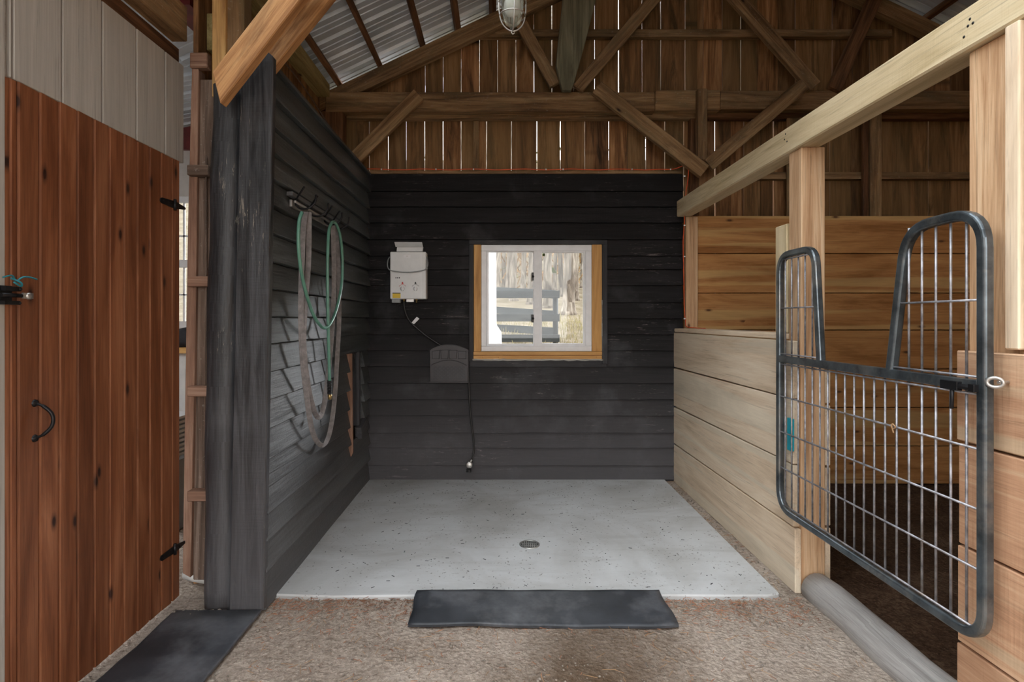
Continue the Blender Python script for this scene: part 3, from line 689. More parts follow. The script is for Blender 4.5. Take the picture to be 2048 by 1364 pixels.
# black pole, board and weathered jamb
mb = MB(); pth = [Vector((-1.225, 2.415, -.02)), Vector((-1.222, 2.415, .6)), Vector((-1.215, 2.415, 1.2)), Vector((-1.20, 2.415, 1.8)), Vector((-1.185, 2.415, 2.28))]
mb.tube(smooth_path(pth, 5), [.082+.003*math.sin(i*1.3) for i in range(21)], 14)
timber('black_pole', 'rough black painted pole between the jamb and the wide black board', 'post', 'black_post', mb, bevel=0)
mb = MB(); mb.poly([P(458, 1222, 2.325), P(527, 1222, 2.325), P(546, 112, 2.325), P(535, 103, 2.325), P(507, 108, 2.325), P(480, 150, 2.325)], (0, .038, 0), .5, along=(0, 0, 1))
timber('corner_board', 'wide black painted board ending the left wall, top corner chipped', 'board', 'black_post', mb)
jb = empty('door_jamb', (-1.42, 2.5, .06), 'weathered grey brown jamb post beside the pine door with nailed blocks', 'post')
mb = MB().box((-1.412, 2.49, .05), (-1.31, 2.53, 2.36), .6); mb.build('board', M['weathered'], jb, bevel=.004)
mb = MB(); mb.poly([Vector((-1.448, 2.47, .09)), Vector((-1.437, 2.47, .9)), Vector((-1.424, 2.47, 1.7)), Vector((-1.406, 2.47, 2.4)), Vector((-1.375, 2.47, 2.4)), Vector((-1.39, 2.47, 1.2)), Vector((-1.412, 2.47, .07))], (0, .06, 0), .5, along=(0, 0, 1)); mb.build('edge_strip', M['jambedge'], jb, bevel=.003)
for (yy, zoff) in ((343, .08), (564, .07), (782, .07), (990, .09)):
    c = P(404, yy, 2.46); MB().box((c.x-.055, 2.435, c.z-.022), (c.x+.04, 2.489, c.z+.024), .5).build('block', M['jambedge'] if yy > 400 else M['weathered'], jb, bevel=.003)
MB().box((-1.41, 2.46, 2.40), (-1.33, 2.5, 2.47), .3).build('cap_block', M['jambedge'], jb, bevel=.004)
tag(MB().tube([Vector((-1.34, 2.47, z)) for z in (.3, .9, 1.5, 2.0)], .004, 6).build('cable', M['weathered']), 'thin grey cable running down beside the black pole', 'cable')

# hole details in the left wall
timber('stud', 'reddish unpainted stud at the edge of the hole in the left wall', 'stud', 'jambedge', MB().poly([Vector((XL-.02, HY0+.012, 1.02)), Vector((XL+.022, HY0+.012, 1.02)), Vector((XL+.03, HY0+.012, .34)), Vector((XL+.01, HY0+.012, .30)), Vector((XL-.02, HY0+.012, .42))], (0, .022, 0), .5, along=(0, 0, 1)), bevel=.002)
timber('stud', 'black stud at the far side of the hole in the left wall', 'stud', 'black_post', MB().box((XL-.055, 3.93, .48), (XL+.012, 3.965, 1.03), .5), bevel=.002)
timber('loose_block', 'loose dark wood block hanging at the lower corner of the wall hole', 'block', 'black_post', MB().box((XL-.02, 3.93, .40), (XL+.03, 4.10, .49), .9, rot=.25, rotax=(1, 0, 0)), bevel=.003)

# ================================================================== DOOR
dr = empty('door_1', (XD, 2.02, 0), 'orange brown tongue and groove pine door on the left', 'door', kind='structure')
ys = [2.437]+[2.378-.0762*k for k in range(11)]+[1.589]
mb = MB()
for i in range(len(ys)-1):
    y1, y0 = ys[i]-.0015, ys[i+1]+.0015; zt = 1.955
    pf = [(XD-.03, y0), (XD-.005, y0), (XD, y0+.006), (XD, y1-.004), (XD-.005, y1), (XD-.03, y1)]
    mb.poly([Vector((x, y, .006+random.uniform(0, .006))) for x, y in pf], (0, 0, zt), along=(0, 0, 1), tone=random.random())
mb.box((XD-.034, 1.59, .02), (XD-.03, 2.435, 1.95), .0)
mb.build('door_panel', M['door'], dr)
mb = MB(); hz0, hz1, hy = .885, .99, 1.676
mb.tube(smooth_path([(XD+.004, hy, hz1), (XD+.022, hy+.004, hz1-.008), (XD+.040, hy+.012, hz1-.03), (XD+.045, hy+.014, (hz0+hz1)/2), (XD+.040, hy+.012, hz0+.03), (XD+.022, hy+.004, hz0+.008), (XD+.004, hy, hz0)], 5), [.004]*5+[.0055]*21+[.004]*5, 10)
for z in (hz0-.002, hz1+.002): mb.lathe([(.0001, .008), (.009, .006), (.012, 0)], (XD+.0, hy-.001, z), (1, 0, 0), 14)
tag(mb.build('handle', M['iron'], dr), 'black curved pull handle')
for (za, sgn) in ((1.76, -1), (.235, 1)):
    mb = MB()
    mb.poly([Vector((XD+.001, 2.29, za+.005)), Vector((XD+.001, 2.30, za+.012)), Vector((XD+.001, 2.385, za+.016)), Vector((XD+.001, 2.385, za-.016)), Vector((XD+.001, 2.30, za-.012)), Vector((XD+.001, 2.29, za-.005))], (.004, 0, 0))
    mb.poly([Vector((XD+.001, 2.40, za+.016)), Vector((XD+.001, 2.47, za+.006)), Vector((XD+.001, 2.475, za)), Vector((XD+.001, 2.47, za-.006)), Vector((XD+.001, 2.40, za-.016))], (.004, 0, 0))
    mb.tube([(XD+.005, 2.392, za-.024), (XD+.005, 2.392, za+.024)], .007, 10)
    for yy in (2.31, 2.345, 2.37, 2.425, 2.462): mb.lathe([(.0001, .003), (.004, 0)], (XD+.005, yy, za), (1, 0, 0), 8)
    mb.build('hinge', M['iron'], dr)
lt = MB(); lt.box((XD+.001, 1.555, 1.335), (XD+.02, 1.605, 1.348)); lt.box((XD+.001, 1.55, 1.295), (XD+.022, 1.60, 1.306)); lt.tube([(XD+.02, 1.54, 1.322), (XD+.022, 1.603, 1.322)], .006, 10)
lt.box((XD+.001, 1.545, 1.30), (XD+.006, 1.59, 1.35)); lt.lathe([(.0001, .006), (.006, 0)], (XD+.02, 1.603, 1.342), (1, 0, 0), 10); lt.lathe([(.0001, .006), (.006, 0)], (XD+.02, 1.60, 1.30), (1, 0, 0), 10)
lt.build('latch', M['iron'], dr)
mb = MB(); mb.box((XD+.02, 1.606, 1.314), (XD+.026, 1.64, 1.331)); mb.lathe([(.010, 0), (.010, .008), (.004, .009), (.0001, .009)], (XD+.022, 1.625, 1.322), (1, 0, 0), 14)
tag(mb.build('latch_tip', M['zinc'], dr), 'silver latch tip')
tag(MB().tube(smooth_path([(XD+.02, 1.545, 1.372), (XD+.028, 1.565, 1.379), (XD+.024, 1.585, 1.366), (XD+.03, 1.60, 1.377), (XD+.03, 1.625, 1.378), (XD+.028, 1.65, 1.374)], 5), .0025, 6).tube(smooth_path([(XD+.02, 1.57, 1.372), (XD+.032, 1.59, 1.36), (XD+.024, 1.60, 1.35), (XD+.026, 1.575, 1.36)], 5), .003, 6).build('twine', M['twine']), 'teal twine tied around the latch of the pine door', 'twine')
mb = MB(); mb.box((XD-.02, 1.575, -.02), (XD-.001, 1.588, 1.96)); 
struct(mb.build('trim_4', M['door']), 'brown stop strip along the latch side of the pine door', 'trim')

# ================================================================== WINDOW
YW = YB+.0
w1 = empty('window_1', (xof(1073, YB), YB, zof(703, YB)), 'white vinyl sliding window in the black back wall', 'window', kind='structure')
def pbox(x0, y0, x1, y1, Ya, Yb, mb, tone=None, Yr=None):
    Yr = Yr or Ya; mb.box((xof(x0, Yr), Ya, zof(y1, Yr)), (xof(x1, Yr), Yb, zof(y0, Yr)), tone); return mb
f = pbox(938, 480, 1215, 488.5, 4.218, 4.30, MB()); pbox(938, 488.5, 947, 722, 4.218, 4.30, f); pbox(1204.5, 488.5, 1215, 728, 4.218, 4.30, f); pbox(938, 720, 1215, 734, 4.236, 4.30, f)
tag(f.build('outer_trim', M['black_trim'], w1, bevel=.002), 'black painted outer trim')
f = pbox(947.5, 489, 962, 703, 4.232, 4.30, MB(), .6); pbox(1184, 489, 1204, 703, 4.232, 4.30, f, .4)
tag(f.build('side_casing', M['casing'], w1, bevel=.002), 'golden pine side strips')
f = pbox(947, 703.5, 1204, 710, 4.215, 4.30, MB(), .4); pbox(945, 711, 1204, 718, 4.222, 4.30, f, .9)
for x in (965, 997, 1062, 1086, 1193): f.lathe([(.0001, .003), (.005, .001), (.005, 0)], P(x, 714.5, 4.222), (0, -1, 0), 8)
tag(f.build('sill', M['casing'], w1, bevel=.002), 'golden pine sill')
# spray foam rim
mb = MB(); pts = [P(945+i*8.7, 719.5+random.uniform(-.6, .8), 4.224) for i in range(31)]
mb.tube(pts, [random.uniform(.005, .010) for _ in pts], 7); pts = [P(1204.5, 600+i*7, 4.224) for i in range(17)]; mb.tube(pts, [random.uniform(.002, .006) for _ in pts], 6)
tag(mb.build('foam_bead', M['white_panel'], w1), 'pale sealing foam along the sill')
f = MB(); ya, yb = 4.245, 4.31
for r in ((962.5, 489.5, 1183.5, 502), (962.5, 692, 1183.5, 702.5), (962.5, 502, 973, 692), (1171, 502, 1183.5, 692)): pbox(*r, ya, yb, f)
f.build('window_frame', M['vinyl'], w1, bevel=.003)
f = MB()
for r in ((973, 499, 1068, 504.5), (973, 687.5, 1068, 694), (973, 504.5, 977.5, 687.5), (1066.5, 504.5, 1076, 687.5)): pbox(*r, 4.275, 4.30, f)
sa = f.build('fixed_sash', M['vinyl'], w1, bevel=.002)
pbox(977, 504, 1067, 688, 4.285, 4.289, MB()).build('pane', M['glass'], sa)
f = MB()
for r in ((1084, 499.5, 1171, 505.5), (1084, 686.5, 1171, 694), (1067.5, 499.5, 1084, 694), (1166.5, 505.5, 1171, 686.5)): pbox(*r, 4.250, 4.273, f)
sb = f.build('sliding_sash', M['vinyl'], w1, bevel=.002)
pbox(1084, 505, 1167, 687, 4.26, 4.264, MB()).build('pane', M['glass'], sb)
for (ya_, yb_) in ((545, 561), (629, 645)):
    m_ = pbox(1063, ya_, 1067.5, yb_, 4.243, 4.25, MB()); m_.lathe([(.009, 0), (.009, .014), (.0001, .016)], P(1066, (ya_+yb_)/2, 4.25), (0, -1, 0), 12)
    tag(m_.build('sash_lock', M['black_plastic'], w1), 'black sash lock')
tag(pbox(1085, 507, 1090, 512, 4.253, 4.259, MB()).build('pane_sticker', M['leaf'], w1), 'small green sticker')

# ================================================================== HEATER
hx0, hx1, hz0_, hz1_ = xof(780, 4.13), xof(852, 4.13), zof(598, 4.13), zof(503.5, 4.13)
hy0, hy1 = 4.13, 4.222
ht = empty('water_heater', ((hx0+hx1)/2, 4.22, hz0_), 'white portable tankless water heater with two knobs on the black wall', 'water heater')
mb = MB(); mb.box((hx0, hy0, hz0_), (hx1, hy1, hz1_)); mb.build('casing', M['white'], ht, bevel=.006)
mb = MB(); mb.box((xof(841.5, 4.13), hy0-.0015, hz0_+.004), (xof(843, 4.13), hy0+.001, hz1_-.004)); mb.build('casing_seam', M['vinyl'], ht)
mb = MB()
a0, a1, a2, a3 = P(793, 503, 4.17), P(845, 503, 4.17), P(846, 493, 4.17), P(791, 493, 4.17)
mb.poly([a0, a1, a2, P(794, 493, 4.17)], (0, .03, 0)); mb.poly([P(791, 494, 4.15), P(846, 494, 4.15), P(844, 484.5, 4.10), P(788.5, 484, 4.10)], (0, .004, .002))
mb.build('vent_hood', M['white'], ht, bevel=.002)
mb = MB(); mb.box((xof(783.5, 4.15), 4.15, zof(605.5, 4.15)), (xof(800, 4.15), 4.20, hz0_+.001)); mb.build('battery_box', M['grey_plastic'], ht, bevel=.002)
pts = [P(779.5, 514, 4.17), P(776, 520, 4.15), P(775, 532, 4.13), P(780, 540, 4.108), P(797, 543.5, 4.106), P(817, 544.5, 4.105), P(837, 542.5, 4.106), P(851, 538.5, 4.108), P(855.5, 530, 4.13), P(854.5, 518, 4.15), P(852.5, 513, 4.17)]
MB().tube(smooth_path(pts, 5), .0042, 8).build('carry_handle', M['grey_plastic'], ht)
for (kx, mk) in ((805, 'redmark'), (831, 'mark')):
    mb = MB(); mb.lathe([(.0175, 0), (.0165, .014), (.0001, .015)], P(kx, 577.5, 4.13), (0, -1, 0), 20); mb.box(P(kx-1, 582, 4.118)-Vector((0, .010, 0)), P(kx+1, 573, 4.118)); kb = mb.build('knob', M['vinyl'], ht)
    arc = MB(); q = [P(kx+8.3*math.cos(t), 577.5-8.3*math.sin(t), 4.1292) for t in [math.radians(d) for d in range(35, 150, 8)]]; arc.tube(q, .0013, 5)
    arc.build('dial_mark', M[mk], ht)
    ic = MB(); ic.poly([P(kx-2, 568, 4.129), P(kx+2, 568, 4.129), P(kx+1.4, 565, 4.129), P(kx, 563.5, 4.129), P(kx-1.4, 565, 4.129)], (0, -.0006, 0)); ic.build('dial_icon', M[mk], ht)
mb = MB()
for x in (792, 795.3, 798.6): mb.poly([P(x-1, 557, 4.129), P(x+1, 557, 4.129), P(x+.7, 554, 4.129), P(x-.7, 554, 4.129)], (0, -.0008, 0))
mb.build('indicator_slot', M['mark'], ht)
mb = MB(); mb.box(P(807, 515.5, 4.1295), P(821, 509.8, 4.1265)); bd = mb.build('badge', M['vinyl'], ht); MB().box(P(813, 513.5, 4.1262), P(815, 511.5, 4.1266)).build('badge_mark', M['zinc'], bd)
MB().box(P(785, 596, 4.1295), P(801, 587.2, 4.1285)).build('yellow_sticker', M['yellow'], ht)
MB().box(P(785, 587.2, 4.1295), P(801, 585.4, 4.1285)).build('sticker_header', M['mark'], ht)
for x, m_ in ((808, 'brass'), (833, 'brass')):
    MB().lathe([(.0001, 0), (.009, 0), (.009, .012), (.0065, .013), (.0065, .028), (.0001, .028)], Vector((xof(x, 4.17), 4.17, hz0_+.001)), (0, 0, -1), 12).build('fitting', M[m_], ht)
MB().box((xof(813, 4.16), 4.15, zof(604, 4.16)), (xof(828, 4.16), 4.19, hz0_+.001)).build('valve_plate', M['zinc'], ht, bevel=.001)
MB().box((xof(779.3, 4.13), 4.14, zof(558, 4.13)), (hx0+.002, 4.19, zof(530, 4.13))).build('side_vent', M['mark'], ht)
gh = empty('gas_hose', P(808, 604, 4.17), 'black gas hose running from the heater to the plastic cover', 'hose')
MB().tube(smooth_path([P(808, 603.5, 4.17), P(808.5, 612, 4.17), P(812, 628, 4.18), P(822, 645, 4.19), P(848, 668, 4.195), P(868, 682, 4.195), P(884, 692, 4.195)], 6), .0075, 10).build('tubing', M['rubber_hose'], gh)
mb = MB(); c = P(827, 642, 4.18); mb.poly([P(823, 645.5, 4.18), P(828, 648.5, 4.18), P(839, 637.5, 4.175), P(833.5, 633.5, 4.175)], (0, -.001, 0)); tag(mb.build('paper_tag', M['vinyl'], gh), 'white paper tag')
gh2 = empty('regulator_hose', P(937, 760, 4.2), 'black hose hanging beside the plastic cover with a grey regulator at its end', 'hose')
MB().tube(smooth_path([P(936, 715, 4.21), P(937.5, 760, 4.21), P(939, 800, 4.205), P(942.5, 845, 4.20), P(946.5, 875, 4.195), P(947.5, 900, 4.19), P(945.5, 914, 4.18), P(943.5, 920, 4.17)], 6), .0068, 10).build('tubing', M['rubber_hose'], gh2)
mb = MB(); c = P(938.5, 929.5, 4.16); mb.lathe([(.0001, -.014), (.020, -.014), (.027, -.008), (.027, .008), (.018, .014), (.0001, .014)], c, (0, -1, .12), 22); mb.tube([P(943.5, 919, 4.165), P(940, 926, 4.16)], .009, 10); tag(mb.build('regulator', M['zinc'], gh2), 'grey disc regulator')
mb = MB(); mb.lathe([(.0001, 0), (.019, 0), (.021, .008), (.019, .012), (.021, .022), (.0001, .022)], P(937.5, 938, 4.16), (0, 0, -1), 10, False); tag(mb.build('coupling', M['black_plastic'], gh2), 'black coupling nut')

# ---- arched plastic cover
pc = empty('plastic_cover', P(898, 765, YB), 'dull black arched plastic plate with lattice front on the black wall', 'cover')
Yc = 4.185
def arch(x0, x1, ysh, ytop, n=14): 
    return [P(x0+(x1-x0)*i/n, ysh-(ysh-ytop)*math.sin(math.pi*i/n)**.8, Yc) for i in range(n+1)]
mb = MB(); mb.poly(arch(859, 937, 700, 689.5)+[P(936, 765, Yc), P(860, 765, Yc)], (0, .04, 0)); mb.build('plate', M['cover'], pc, bevel=.003)
mb = MB(); mb.tube(arch(858, 938, 701, 689), .004, 6); mb.tube([P(938, 701, Yc), P(937, 732, Yc)], .003, 6); mb.tube([P(863, 732, Yc-.003)]+[P(863+69*i/12, 730-10*math.sin(math.pi*i/12), Yc-.003) for i in range(13)]+[P(932, 732, Yc-.003)], .004, 6)
mb.box(P(859, 765.5, Yc-.012), P(937, 762, Yc+.03)); mb.build('rim', M['cover'], pc, bevel=.001)
for i in range(4):
    xa = 864+i*17.6; yo = [5, 1, 1, 5][i]
    q = [P(xa+(0 if i else 1.2), 700+yo*.5, Yc-.001), P(xa+15, 700+[1, 0, 1, 5][i]*.5, Yc-.001), P(xa+14+([0, 0, -1, 1][i]), 717, Yc-.001), P(xa+([1, 1.5, 0, 0][i]), 717, Yc-.001)]
    pn = MB().poly(q, (0, -.004, 0)).build('panel', M['cover'], pc, bevel=.001); cq = sum(q, Vector())/4
    MB().tube([cq+(v_-cq)*1.04+Vector((0, -.0005, 0)) for v_ in q], .0016, 5, closed=True).build('groove', M['mark'], pn)  # dark outline tubes stand in for shade in the panel lines
MB().box(P(866, 758.5, Yc-.0015), P(930, 732.5, Yc)).build('lattice_shade', M['mark'], pc)  # dark sheet painted in as the shade behind the lattice
mb = MB()
for r in range(8):
    for c_ in range(8):
        x = 868+c_*8+(4 if r % 2 else 0); y = 733+r*3.6
        if x < 932: mb.obox(P(x, y, Yc-.002), (1, 0, .9), (-.9, 0, 1), (0, 1, 0), .0075, .0045, .004, .5)
for x in (864, 932): mb.box(P(x-.6, 760, Yc-.004), P(x+.6, 732, Yc))
mb.box(P(864, 760.5, Yc-.004), P(932, 759.2, Yc)); mb.build('lattice', M['cover'], pc)

# ================================================================== HOSES ON THE LEFT WALL
XH = -.965
rk = empty('hook_rack', (XL, 2.95, 1.85), 'metal hook rack on the glossy black left wall holding hoses', 'rack')
mb = MB(); mb.box((XL+.012, 2.62, 1.80), (XL+.026, 3.30, 1.835)); mb.tube([(XL+.04, 2.62, 1.825), (XL+.04, 3.30, 1.825)], .007, 8); mb.build('bar', M['zinc'], rk, bevel=.002)
mb = MB(); mb.box((XL+.014, 2.58, 1.845), (XL+.045, 3.34, 1.865)); mb.build('batten', M['black_left'], rk, bevel=.002)
for yy in (2.66, 2.85, 3.10, 3.24):
    mb = MB()
    mb.tube(smooth_path([(XL+.02, yy, 1.825), (XL+.05, yy, 1.80), (XL+.09, yy, 1.80), (XL+.12, yy+.01, 1.83), (XL+.125, yy+.015, 1.87)], 5), .005, 8)
    mb.tube(smooth_path([(XL+.02, yy, 1.83), (XL+.05, yy-.03, 1.85), (XL+.09, yy-.05, 1.895)], 5), .0045, 8)
    mb.build('hook', M['iron'], rk)
def W(x, y, X=XH): return PX(x, y, X)
gs = empty('strap', (XH, 2.9, 1.8), 'long grey flat strap looped low from the hook rack', 'strap')
def strap(pts, name, par, wd=.026):
    return MB().tube(smooth_path(pts, 6), 0, flat=(.35, -.94, 0), rect=(wd, .005)).build(name, M['strap'], par)
strap([W(611, 424), W(606, 470), W(602, 600), W(604, 700), W(612, 780), W(622, 850), W(634, 883), W(648, 889), W(660, 862), W(669, 800), W(674, 720), W(678, 640), W(677, 540), W(672, 460), W(670, 448)], 'outer_loop', gs)
strap([W(618, 424, -.955), W(617, 520, -.955), W(611, 600, -.955), W(607, 680, -.955), W(613, 750, -.955), W(622, 800, -.955), W(632, 830, -.955), W(641, 832, -.955), W(650, 800, -.955), W(657, 740, -.955), W(664, 660, -.955), W(668, 560, -.955), W(666, 450, -.955)], 'inner_loop', gs)
hs = empty('garden_hose', (XH, 2.9, 1.8), 'green garden hose looped on the rack with a spring guarded end', 'hose')
GX = -.935
MB().tube(smooth_path([W(604, 425, GX), W(598, 445, GX), W(597, 490, GX), W(602, 540, GX), W(612, 585, GX), W(625, 625, GX), W(638, 648, GX), W(650, 656, GX), W(662, 645, GX), W(674, 615, GX), W(683, 570, GX), W(685, 520, GX), W(681, 475, GX), W(674, 452, GX), W(668, 444, GX), W(662, 448, GX), W(657, 470, GX), W(655, 540, GX), W(656, 640, GX), W(658, 720, GX), W(659, 762, GX)], 6), .0085, 10).build('tubing', M['green_hose'], hs)
mb = MB(); a = W(659, 760, GX); b_ = W(659.5, 788, GX)
mb.tube([a, b_], .0075, 10)
pts = []
for i in range(121): t = i/120; c = a.lerp(b_, t); an = t*2*math.pi*10; pts.append(c+Vector((math.cos(an)*.0115, math.sin(an)*.0115, 0)))
mb.tube(pts, .0028, 5); tag(mb.build('spring_guard', M['rubber_hose'], hs), 'black spring guard')
MB().lathe([(.0001, 0), (.012, 0), (.012, .018), (.010, .02), (.010, .03), (.0001, .03)], b_, (0, 0, -1), 12).build('brass_end', M['brass'], hs)

# ================================================================== GATE
XG = 1.325; gt = empty('stall_gate', (XG, 2.0, .35), 'dark steel yoke stall gate with vertical wire mesh', 'gate')
def G(y, z): return Vector((XG, y, z))
Yf, Yn, zb, zm, zt = 2.545, 1.472, .37, 1.07, 1.552
pth = fillet([G(2.222, zm+.01), G(2.262, zt), G(Yf, zt), G(Yf, zb), G(Yn, zb), G(Yn, zt), G(1.752, zt-.005), G(1.822, zm+.01)], [0, .075, .09, .10, .085, .105, .10, 0], 8)
MB().tube(pth, 0, flat=(1, 0, 0), rect=(.030, .030)).build('frame', M['gate'], gt, bevel=.002)
MB().box((XG-.014, Yn+.01, zm-.017), (XG+.014, Yf-.01, zm+.015)).build('middle_rail', M['gate'], gt, bevel=.002)
for k in range(19):
    y = 1.53+.0538*k; mbv = MB().tube([G(y, zb+.005), G(y, zm-.012)], .0036, 6); mbv.build('wire', M['wire'], gt)
for y in (1.53, 1.5838, 1.6376, 1.6914, 1.7452): MB().tube([G(y, zm+.012), G(y, zt-.005)], .0036, 6).build('wire', M['wire'], gt)
for y in (2.498, 2.4446, 2.39, 2.337, 2.283): MB().tube([G(y, zm+.012), G(y, zt-.005)], .0036, 6).build('wire', M['wire'], gt)
for z in (.894, .728, .562, 1.045, .395): MB().tube([Vector((XG-.005, Yn+.01, z)), Vector((XG-.005, Yf-.01, z))], .0036, 6).build('cross_wire', M['wire'], gt)
for z, a, b_ in ((1.305, 1.478, 1.785), (1.305, 2.24, 2.54), (1.093, 1.478, 1.81), (1.093, 2.232, 2.54), (1.53, 2.27, 2.52)): MB().tube([Vector((XG-.005, a, z)), Vector((XG-.005, b_, z))], .0036, 6).build('cross_wire', M['wire'], gt)
mb = MB(); mb.tube([(XG-.02, 1.565, 1.062), (XG-.02, 1.485, 1.062)], .008, 10); mb.tube([(XG-.02, 1.555, 1.062), (XG-.022, 1.555, .995)], .0055, 8); mb.box((XG-.028, 1.53, 1.05), (XG-.012, 1.59, 1.075)); mb.box((XG-.028, 1.475, 1.052), (XG-.010, 1.495, 1.073))
mb.build('slide_bolt', M['iron'], gt, bevel=.001)
mb = MB(); c = G(1.802, .895)
mb.tube(smooth_path([c+Vector((-.008, 0, .008)), c+Vector((-.012, .006, 0)), c+Vector((-.009, 0, -.008)), c+Vector((-.009, -.009, .001)), c+Vector((-.013, .003, .006)), c+Vector((-.01, -.003, -.022))], 4), .0025, 6)
tag(mb.build('twine_knot', M['straw']), 'small tan twine knot on the gate wire', 'twine')
eb = MB(); c = Vector((1.324, 1.441, 1.083)); e1 = Vector((.62, -.78, 0)).normalized()
eb.tube([c+e1*.0165*math.cos(math.radians(a))+Vector((0, 0, .0125*math.sin(math.radians(a)))) for a in range(0, 360, 15)], .0048, 8, closed=True); eb.tube([c+Vector((.012, .004, 0)), Vector((1.3705, 1.452, 1.083))], .004, 8)
tag(eb.build('eye_bolt', M['zinc']), 'silver eye bolt screwed into the side of the planks beside the gate', 'bolt')
tag(MB().box((XR-.012, 2.505, .64), (XR-.001, 2.545, .79)).tube([(XR-.008, 2.52, .78), (XR-.008, 2.51, .66)], .004, 6).build('blue_strap', M['blue']), 'bright cyan plastic strap on the plank behind the gate', 'strap')

# ================================================================== FLOOR ITEMS
def mat_mesh(name, x0, x1, y0, y1, zf, label, wob=.008):
    mb = MB(); nx, ny = 40, 14
    for s_ in (0, 1):
        for j in range(ny+1):
            for i in range(nx+1):
                x = x0+(x1-x0)*i/nx; y = y0+(y1-y0)*j/ny
                ed = wob*mnoise.noise(Vector((x*4, j/ny*3, 2)))*(1 if j in (0, ny) else .3); ex = wob*mnoise.noise(Vector((i/nx*3, y*6, 7)))
                mb.v.append(Vector((x+ex, y+ed, zf(i/nx, j/ny)+(.009 if s_ else 0))))
    n = (nx+1)*(ny+1)
    def idx(s_, i, j): return s_*n+j*(nx+1)+i
    for j in range(ny):
        for i in range(nx):
            for s_ in (0, 1):
                q = [idx(s_, i, j), idx(s_, i+1, j), idx(s_, i+1, j+1), idx(s_, i, j+1)]; mb.face(q, [mb.v[k] for k in q], .5, True)
    for i in range(nx):
        for j in (0, ny): q = [idx(0, i, j), idx(0, i+1, j), idx(1, i+1, j), idx(1, i, j)]; mb.face(q, [mb.v[k] for k in q], .5)
    for j in range(ny):
        for i in (0, nx): q = [idx(0, i, j), idx(0, i, j+1), idx(1, i, j+1), idx(1, i, j)]; mb.face(q, [mb.v[k] for k in q], .5)
    return tag(mb.build(name, M['rubber']), label, 'mat')
mat_mesh('rubber_mat', -.372, .735, 2.215, 2.475, lambda u, v: -.012+.017*v**.6+.004*math.sin(u*7)*(1-v), 'wide black rubber mat on the dirt at the slab edge', .02)
mat_mesh('rubber_mat', -1.395, -1.02, 1.15, 2.318, lambda u, v: -.006+.004*math.sin(v*6+u*2), 'black rubber mat on the dirt beside the pine door', .012)
dn = empty('floor_drain', FL(1059, 1090), 'round slotted metal drain in the concrete slab', 'drain'); c = FL(1059, 1090); c.z = .002
MB().lathe([(.056, 0), (.056, .004), (.049, .004), (.047, .001), (.047, 0)], c, seg=32).build('rim', M['steel'], dn)
mb = MB(); mb.lathe([(.0001, .0012), (.048, .0012), (.048, 0)], c, seg=28, smooth=False); tag(mb.build('recess', M['black_plastic'], dn), 'dark drain opening')
mb = MB()
for r, n_ in ((-1, 6), (0, 8), (1, 6)):
    for k in range(n_):
        x = (k-(n_-1)/2)*.0105; mb.box((c.x+x-.0025, c.y+r*.028-.011, c.z+.0012), (c.x+x+.0025, c.y+r*.028+.011, c.z+.0035))
for r in (-.5, .5): mb.box((c.x-.044, c.y+r*.028-.002, c.z+.0012), (c.x+.044, c.y+r*.028+.002, c.z+.0037))
mb.build('grate', M['steel'], dn)
# log sill
mb = MB(); pts = [Vector((1.462+.004*math.sin(i*.9), 2.485-i*.1, .012+.004*math.sin(i*.7))) for i in range(26)]
mb.tube(pts, [.073+.0025*math.sin(i*1.7) for i in range(26)], 22)
tag(mb.build('log_sill', M['log']), 'smooth grey log half buried along the gate opening', 'log')
# pipe & rubble at door foot
mb = MB(); mb.tube(smooth_path([(-1.50, 2.60, .03), (-1.42, 2.56, .035), (-1.36, 2.54, .045), (-1.32, 2.56, .10), (-1.31, 2.60, .16)], 5), .028, 14)
tag(mb.build('drain_pipe', M['pvc']), 'pale plastic pipe elbow at the foot of the weathered jamb', 'pipe')

# scattered stuff
def scatter(name, mat, n, fn, label, cat):
    mb = MB()
    for _ in range(n): fn(mb)
    return tag(mb.build(name, mat, fix=False), label, cat, kind='stuff')
def in_free(x, y):
    if x < -1.38 or x > 1.36: return False
    if -1.41 < x < -1.0 and y > 1.1: return random.random() < .12 and y < 2.3
    if y > 2.46: return x > 1.30
    if -.36 < x < .73 and y > 2.20: return False
    return True
def rnd(biased=False):
    while 1:
        x = random.uniform(-1.38, 1.36); y = random.uniform(1.2, 2.46) if random.random() < .93 else random.uniform(2.46, 4.2)
        if biased: y = 2.44-abs(random.gauss(0, .10)) if random.random() < .8 else y
        if y > 2.46: x = random.uniform(1.305, 1.36)
        if in_free(x, y): return x, y
def needle(mb, L0, L1, wd, biased):
    x, y = rnd(biased); a = random.uniform(0, 6.28); L = random.uniform(L0, L1); z = -.010+random.uniform(0, .006)
    d = Vector((math.cos(a), math.sin(a), random.uniform(-.05, .15)))
    mb.obox((x, y, z), d, d.cross(Vector((0, 0, 1))), (0, 0, 1), L/2, wd, wd*.7)
scatter('straw', M['straw'], 380, lambda m_: needle(m_, .015, .06, .0007, False), 'loose tan straw scattered over the dirt floor', 'straw')
scatter('pine_needles', M['chip'], 900, lambda m_: needle(m_, .008, .03, .0009, True), 'reddish pine needles gathered along the slab edge', 'needles')
def peb(mb):
    x, y = rnd(random.random() < .3); r = random.uniform(.0015, .005)*(1.6 if random.random() < .06 else 1); a = random.uniform(0, 3)
    mb.lathe([(.0001, -r*.5), (r*.8, -r*.3), (r, .0), (r*.6, r*.5), (.0001, r*.6)], (x, y, -.012), (math.sin(a)*.3, math.cos(a)*.3, 1), 6)
scatter('gravel', M['stone'], 1700, peb, 'small grey pebbles over the dirt floor', 'gravel')
